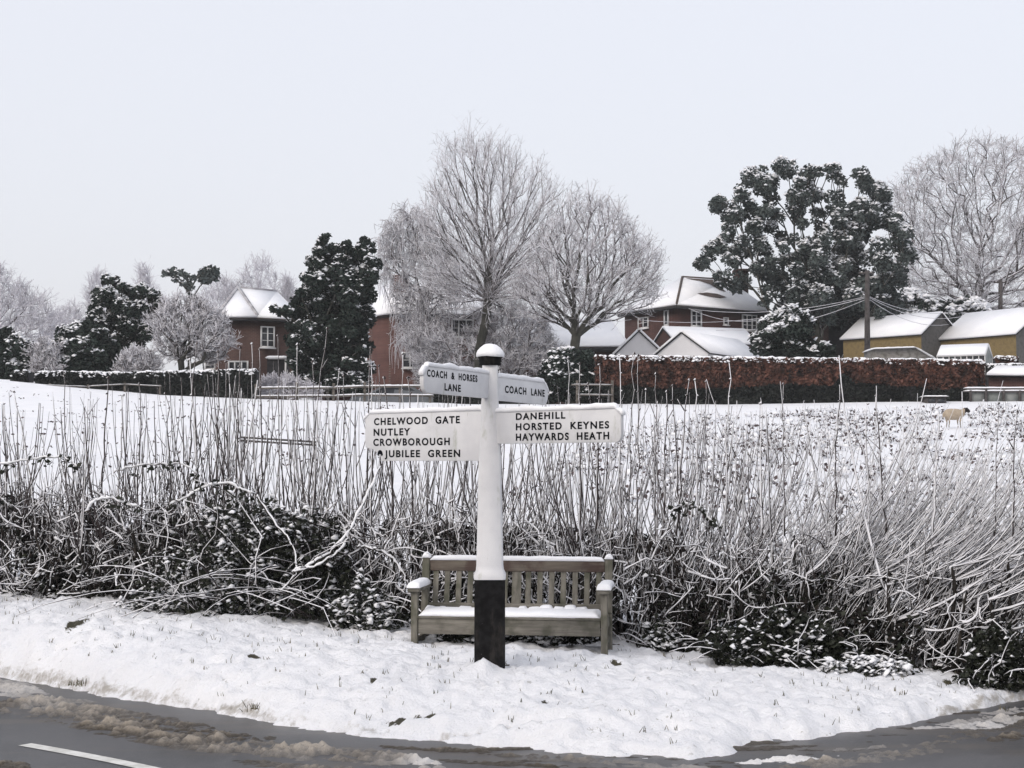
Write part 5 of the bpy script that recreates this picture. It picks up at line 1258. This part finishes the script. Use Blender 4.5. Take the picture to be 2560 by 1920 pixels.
# dark brick wing and slate roof left of the barns
H6 = wrap("dark brick wing with white drainpipe seen past the round bush", "brick_wing", "house", W(2070, 1000, 98))
walls(H6, [W(2028, 900, 98), W(2072, 900, 98), W(2072, 900, 103), W(2028, 900, 103)], ZA(785, 98), ZA(1000, 98), M['brick_l'])
attach(MB().tube([W(2050, 790, 97.9), W(2050, 880, 97.9)], .09, 8).build("drainpipe", M['frame']), H6)
walls(H6, [W(2072, 900, 98.2), W(2150, 900, 98.2), W(2150, 900, 103), W(2072, 900, 103)], ZA(800, 98), ZA(1000, 98), M['dark'], "side_wall")
slab([W(2070, 800, 98), W(2160, 800, 98), W(2160, 795, 103), W(2070, 795, 103)], .08, M['dark'], "roof", H6, 0, .0)
# grey lean-to shed
S1 = wrap("low grey timber shed with sloping snowy roof between barn and beech hedge", "shed", "shed", W(2250, 940, 76))
b = MB(); k = [W(2185, 940, 76), W(2345, 940, 76), W(2333, 897, 76), W(2288, 869, 76), W(2185, 873, 76)]; kk = [q+Vector((0, 2.2, 0)) for q in k]
b.poly(k+kk, [(0,1,2,3,4),(9,8,7,6,5),(0,5,6,1),(1,6,7,2),(2,7,8,3),(3,8,9,4),(4,9,5,0)]); attach(b.build("wall", make_wood("shed_board", (0.16,0.155,0.145),(0.25,0.24,0.23), 0)), S1)
sb = MB(); sb.loaf(k[4]+Vector((-.1,1.0,0)), k[3]+Vector((0,1.0,0)), 2.5, .10, .1, 3, rag=.2); sb.loaf(k[3]+Vector((0,1.0,0)), k[2]+Vector((.15,1.0,-.05)), 2.5, .08, .1, 4, rag=.2); attach(sb.build("roof_snow", M['snow'], smooth=True), S1)
# greenhouse
GH = gable_building("small greenhouse with snowed-over glass roof in front of the yellow barn", "greenhouse", "greenhouse", Vector((W(2472, 940, 77).x, 77, ZA(940, 77))), R(62), 1.9, 2.35, ZA(891, 77)-ZA(940, 77), ZA(863, 77)-ZA(940, 77), M['glass'], M['panel'], snow=.05, over=.04, trim=M['frame'])
b = MB(); hh_ = ZA(891, 77)-ZA(940, 77)
for k in range(9):
    for s in (-.96, .96): b.box((s-.02, k*2.35/8-.02, 0), (s+.02, k*2.35/8+.02, hh_))
b.box((-.985,-.02,.5),(-.945,2.37,.56)); b.box((.945,-.02,.5),(.985,2.37,.56)); b.build("frame", M['frame'], GH)
# snowy low roof right
S2 = wrap("low snow-covered shelter roof right of the copper hedge's end", "shelter", "shelter", W(2520, 980, 74))
b = MB(); b.poly([W(2466,938,73.5),W(2700,938,73.5),W(2700,918,76),W(2490,918,76)], [(0,1,2,3)])
slab([W(2466,941,73.5),W(2700,943,73.5),W(2700,918,76.5),W(2496,918,76.5)], .06, M['dark'], "roof", S2, 0, .12)
walls(S2, [W(2472, 960, 73.8), W(2700, 960, 73.8), W(2700, 960, 76), W(2472, 960, 76)], ZA(943, 73.8), ZA(1010, 74), M['brick_r'])

# ------------------------------------------------------------ fences, gate, hutch
def rail_fence(label, posts, rails, Yc, name="rail_fence", rw=.09, pw=.12, snow=.04, mat='fence_wood', ptop=None, cat="fence"):
    at = W(posts[0][0], posts[0][2], Yc); r = wrap(label, name, cat, at)
    for px, pt, pb in posts:
        a = W(px, pb, Yc); b = MB(); b.box((a.x-pw/2, Yc-pw/2, a.z-.3), (a.x+pw/2, Yc+pw/2, W(px, pt, Yc).z)); attach(b.build("post", M[mat]), r)
    for (x0, y0, x1, y1) in rails:
        p = W(x0, y0, Yc-.08); q = W(x1, y1, Yc-.08); b = MB(); b.bar(p, q, .05, rw); o = attach(b.build("rail", M[mat]), r)
        if snow: sb = MB(); sb.loaf(p+Vector((0,0,rw/2-.005)), q+Vector((0,0,rw/2-.005)), .08, snow, .2, int(x0), rag=.3, n=5); s_ = sb.build("snow", M['snow'], smooth=True); s_.parent = o
    return r
rail_fence("thin old rail fence along the foot of the left clipped hedge", [(28,958,972),(125,958,975),(220,961,980),(312,957,985),(400,962,988)], [(28,960,220,967),(220,966,312,961),(312,961,405,966)], 70.6, snow=.02, rw=.05, pw=.09)
rail_fence("two-rail wooden fence with snowy rails in front of the parked cars", [(640,960,1005),(742,955,1007),(834,958,1009),(912,955,1010),(1000,960,1010),(1075,965,1012)], [(640,971,742,970),(742,971,834,970),(834,970,912,967),(912,967,1085,966),(640,992,834,991),(834,991,912,988),(912,988,1085,990)], 70.3, snow=.05)
rail_fence("plain wooden gate frame between the dark shrub and the beech hedge", [(1443,951,1010),(1531,951,1010)], [(1428,962,1531,963),(1443,987,1531,988)], 69.9, name="wooden_gate", cat="gate", rw=.07, snow=.02)
PF = wrap("grey panel fence with snowy double rails beyond the grazing sheep", "panel_fence", "fence", W(2500, 1005, 70))
b = MB()
for k, (x0, x1) in enumerate([(2412,2444),(2452,2490),(2493,2530),(2533,2580),(2583,2640),(2643,2700)]):
    b = MB(); b.box((W(x0,1,69.8).x, 69.76, ZA(1008,69.8)), (W(x1,1,69.8).x, 69.8, ZA(981,69.8))); attach(b.build("panel", M['panel']), PF)
for px in (2410, 2448, 2491.5, 2531.5, 2640):
    b = MB(); a = W(px, 1, 69.7); b.box((a.x-.05, 69.6, ZA(1010,69.7)-.2), (a.x+.05, 69.7, ZA(971 if px == 2448 else 976,69.7))); attach(b.build("post", M['pole']), PF)
for y in (972, 979):
    b = MB(); b.bar(W(2408, y, 69.65), W(2720, y-1, 69.65), .04, .05); o = attach(b.build("rail", M['pole']), PF); sb = MB(); sb.loaf(W(2408, y-1.3, 69.65), W(2720, y-2.3, 69.65), .07, .06, .2, y, n=5); s_ = sb.build("snow", M['snow'], smooth=True); s_.parent = o
HT = wrap("small dark animal hutch with snowy flat roof at the foot of the copper hedge", "hutch", "hutch", W(2325, 1010, 69))
attach(MB().box((W(2298,1,69).x,68.8,ZA(1011,69)-.1),(W(2348,1,69).x,69.6,ZA(993,69))).build("body", M['pole']), HT)
attach(MB().box((W(2292,1,69).x,68.7,ZA(993,69)),(W(2353,1,69).x,69.75,ZA(991.5,69))).build("roof", M['greyboard']), HT)
attach(MB().loaf((W(2292,1,69).x,69.2,ZA(991.6,69)),(W(2353,1,69).x,69.2,ZA(991.6,69)),1.05,.06,.1,3,rag=.15).build("snow", M['snow'], smooth=True), HT)
attach(MB().box((W(2303,1,69).x,68.76,ZA(1007,69)),(W(2320,1,69).x,68.8,ZA(997,69))).box((W(2326,1,69).x,68.76,ZA(1007,69)),(W(2343,1,69).x,68.8,ZA(997,69))).build("door", M['glass']), HT)
# hurdle in the field seen through the stems
rail_fence("dark field hurdle standing in the snow, seen through the left hedge stems", [(610,1091,1216),(668,1095,1216),(726,1099,1218),(783,1103,1220)], [(600,1093,790,1105),(600,1101,790,1113),(655,1181,760,1190),(655,1196,760,1204)], 36.0, name="hurdle", rw=.045, pw=.035, snow=.0, mat='pole')

# ------------------------------------------------------------ poles and wires
def pole(label, px, pyt, pyb, Yc, arms=()):
    a = W(px, pyb, Yc); r = wrap(label, "utility_pole", "pole", a)
    attach(MB().tube([a-Vector((0,0,.5)), W(px, pyt, Yc)], [.17, .12], 10).build("post", M['pole'], smooth=True), r)
    for py, l in arms: attach(MB().box((a.x-l/2, Yc-.06, ZA(py, Yc)-.05), (a.x+l/2, Yc+.06, ZA(py, Yc)+.05)).build("crossarm", M['pole']), r)
    for dx in (-.25, .25): attach(MB().box((a.x+dx-.04, Yc-.05, ZA(pyt+8, Yc)), (a.x+dx+.04, Yc+.05, ZA(pyt+3, Yc))).build("insulator", M['frame']), r)
pole("dark wooden utility pole carrying wires in front of the left yellow barn", 2168, 676, 900, 82, ((683, .8),))
pole("second utility pole further back above the right barn's roof", 2501, 700, 800, 100, ((706, .8),))
def wire(label, a, b_, sag, r=.016):
    p = W(*a); q = W(*b_); pts = [p.lerp(q, k/14)+Vector((0, 0, -4*sag*(k/14)*(1-k/14))) for k in range(15)]
    tag(MB().tube(pts, r, 5).build("wire", M['cable'], smooth=True), label, "wire", "frosted overhead wires")
wire("frosted wire from the pole leftwards, topmost, to the red house eave", (2166,741,82), (1722,772,95), .5)
wire("frosted wire from the pole dipping left to the long low roof", (2166,744,82), (1600,800,92), .6)
wire("frosted wire from the pole to the white outbuilding, lowest on the left", (2166,748,82), (1790,826,86), .5)
wire("frosted wire from the red house corner sagging behind the round bush", (1722,771,94.5), (1905,800,90), .35)
wire("upper frosted wire running from the near pole to the far pole", (2170,740,82), (2500,735,100), 1.1)
wire("lower frosted wire running from the near pole to the far pole", (2170,746,82), (2500,740,100), 1.7)
wire("frosted wire from the near pole down over the left barn's ridge", (2170,742,82), (2400,792,92), .5)
wire("faint wire from the far pole out past the right edge", (2503,752,100), (2800,745,105), .3)
wire("thin dark wire crossing the sky at far left above the shrubs", (-200,752,95), (545,758,84), .25, .012)

# ------------------------------------------------------------ cars behind the fence
def car(label, px, py_roof, Yc, yaw, paint):
    zb = ZA(py_roof, Yc)-1.46; x = XA(px, Yc); r = empty("parked_car", (x, Yc, zb), yaw); tag(r, label, "car")
    prof = [(-2.05,.35),(-2.1,.75),(-1.95,.95),(-1.25,1.02),(-.55,1.42),(.75,1.45),(1.45,1.05),(1.95,.98),(2.08,.7),(2.05,.35)]
    def ext(prof, w, taper=None):
        V = []
        for s in (-1, 1):
            for a, z in prof: V.append((a, s*w*(1 if z < 1.05 else .84), z))
        n = len(prof); return V, [tuple(range(n))[::-1], tuple(range(n, 2*n))]+[(k, k+n, (k+1) % n+n, (k+1) % n) for k in range(n)]
    V, fs = ext(prof, .85); b = MB(); b.poly(V, fs); bevel(b.build("body", paint, r), .05, 2)
    wp = [(-1.1,1.03),(-.55,1.37),(.7,1.39),(1.3,1.06)]; V, fs = ext([(a, z) for a, z in wp], .862); b = MB(); V = [(v[0], v[1]*(1 if v[2] < 1.1 else 1.02), v[2]) for v in V]; b.poly(V, fs); b.build("window", M['glass'], r)
    for sx in (-1.3, 1.3):
        for sy in (-.8, .8):
            b = MB(); b.tube([(sx, sy-.1, .33), (sx, sy+.1, .33)], .33, 18); w = b.build("wheel", M['rubber'], r)
    b = MB(); b.loaf((-.62, 0, 1.43), (.82, 0, 1.45), 1.42, .10, .1, 2, rag=.2); b.loaf((-2.0, 0, .97), (-1.2, 0, 1.03), 1.5, .09, .1, 3, rag=.2); b.loaf((1.42, 0, 1.04), (2.0, 0, .98), 1.5, .08, .1, 4, rag=.2); b.build("snow", M['snow'], r, smooth=True)
car("grey hatchback under snow parked behind the rail fence, nearest the sign", 985, 966, 74, R(4), M['cargrey'])
car("dark red car with a domed cap of snow, left of the grey hatchback", 845, 956, 78, R(-72), M['carred'])
bare_tree("low snowy bush behind the rail fence left of the red car", (720, 990), [(650,990),(660,950),(700,940),(760,955),(800,975),(800,995)], 73, n=170, bf=.35, rt=.014, twig=(.15, .4), ntw=9, split=(.05, .02), rtw=.018, name="shrub", cat="shrub", mats=('bark_mid','frost_twig','frost_far'))

# ------------------------------------------------------------ sheep
best = None
for k in range(300):
    yk = 35+k*.1; p = W(2385, 1071, yk); e_ = abs(p.z-G(p.x, p.y))
    if best is None or e_ < best[0]: best = (e_, p)
sp = best[1]; sp.z = G(sp.x, sp.y)
def sheep():
    b = MB(); X_ = [-.52,-.48,-.36,-.15,.10,.30,.42,.52,.60,.68,.78,.84,.86]
    Zc = [.66,.66,.65,.63,.63,.65,.70,.78,.84,.85,.80,.75,.74]; Rr = [.03,.15,.24,.28,.28,.25,.19,.14,.125,.12,.09,.065,.01]
    b.tube([(x, 0, z) for x, z in zip(X_, Zc)], Rr, 16)
    for hx in (-.34, .28):
        for sy in (-.13, .13):
            k = .04 if hx < 0 else -.015
            b.tube([(hx, sy, .55), (hx+k*.5, sy, .38), (hx+k, sy, .22), (hx, sy, .05), (hx+.02, sy, -.02)], [.11, .055, .028, .024, .03], 10)
    for sy in (-1, 1): b.tube([(.60, sy*.06, .90), (.57, sy*.13, .90), (.56, sy*.19, .87)], [.025, .035, .012], 8)
    b.tube([(-.50, 0, .72), (-.56, 0, .62), (-.57, 0, .45)], [.05, .045, .03], 8)
    me_o = b.build("sheep", M['snow'], smooth=True); me_o.data.materials.clear(); o = me_o; me = o.data
    rm = o.modifiers.new("remesh", 'REMESH'); rm.mode = 'VOXEL'; rm.voxel_size = .018; rm.use_smooth_shade = True
    sm = o.modifiers.new("smooth", 'SMOOTH'); sm.iterations = 4
    m, t, b = mat_base("fleece", (0.42, 0.34, 0.25), .95)
    co = N(t, "ShaderNodeTexCoord"); sx = N(t, "ShaderNodeSeparateXYZ"); t.links.new(co.outputs["Object"], sx.inputs[0])
    n = noise(t, 9, 4); fl = mixc(t, n.outputs[0], (0.27, 0.21, 0.15), (0.50, 0.43, 0.34))
    f1 = rampf(t, sx.outputs[0], .50, .55); f2 = rampf(t, math_(t, 'MULTIPLY', sx.outputs[2], -1), -.30, -.22)
    t.links.new(mixc(t, math_(t, 'MAXIMUM', f1, math_(t, 'MULTIPLY', f2, .6)), fl, (0.02, 0.016, 0.016)), b.inputs["Base Color"])
    bump(t, b, noise(t, 25, 3).outputs[0], .03, .8)
    me.materials.append(m)
    return o
sh = sheep(); sh.location = (sp.x, sp.y, sp.z+.04); sh.rotation_euler = (0, 0, R(12)); sh.scale = (.78*sp.y/58,)*3
tag(sh, "black-faced sheep with cream fleece grazing in the snowy field", "sheep")


# ------------------------------------------------------------ cold misty air
hb = MB(); hb.box((-260, -60, -3), (260, 440, 34)); hzo = hb.build("haze", M['snow']); hzo.data.materials.clear()
hm = bpy.data.materials.new("haze_air"); hm.use_nodes = True; ht = hm.node_tree; ht.nodes.clear()
ho = ht.nodes.new("ShaderNodeOutputMaterial"); hv = ht.nodes.new("ShaderNodeVolumePrincipled")
hv.inputs["Color"].default_value = (0.93, 0.94, 0.97, 1); hv.inputs["Density"].default_value = 0.00045; hv.inputs["Anisotropy"].default_value = 0.0
ht.links.new(hv.outputs[0], ho.inputs["Volume"]); hzo.data.materials.append(hm); hzo["kind"] = "stuff"
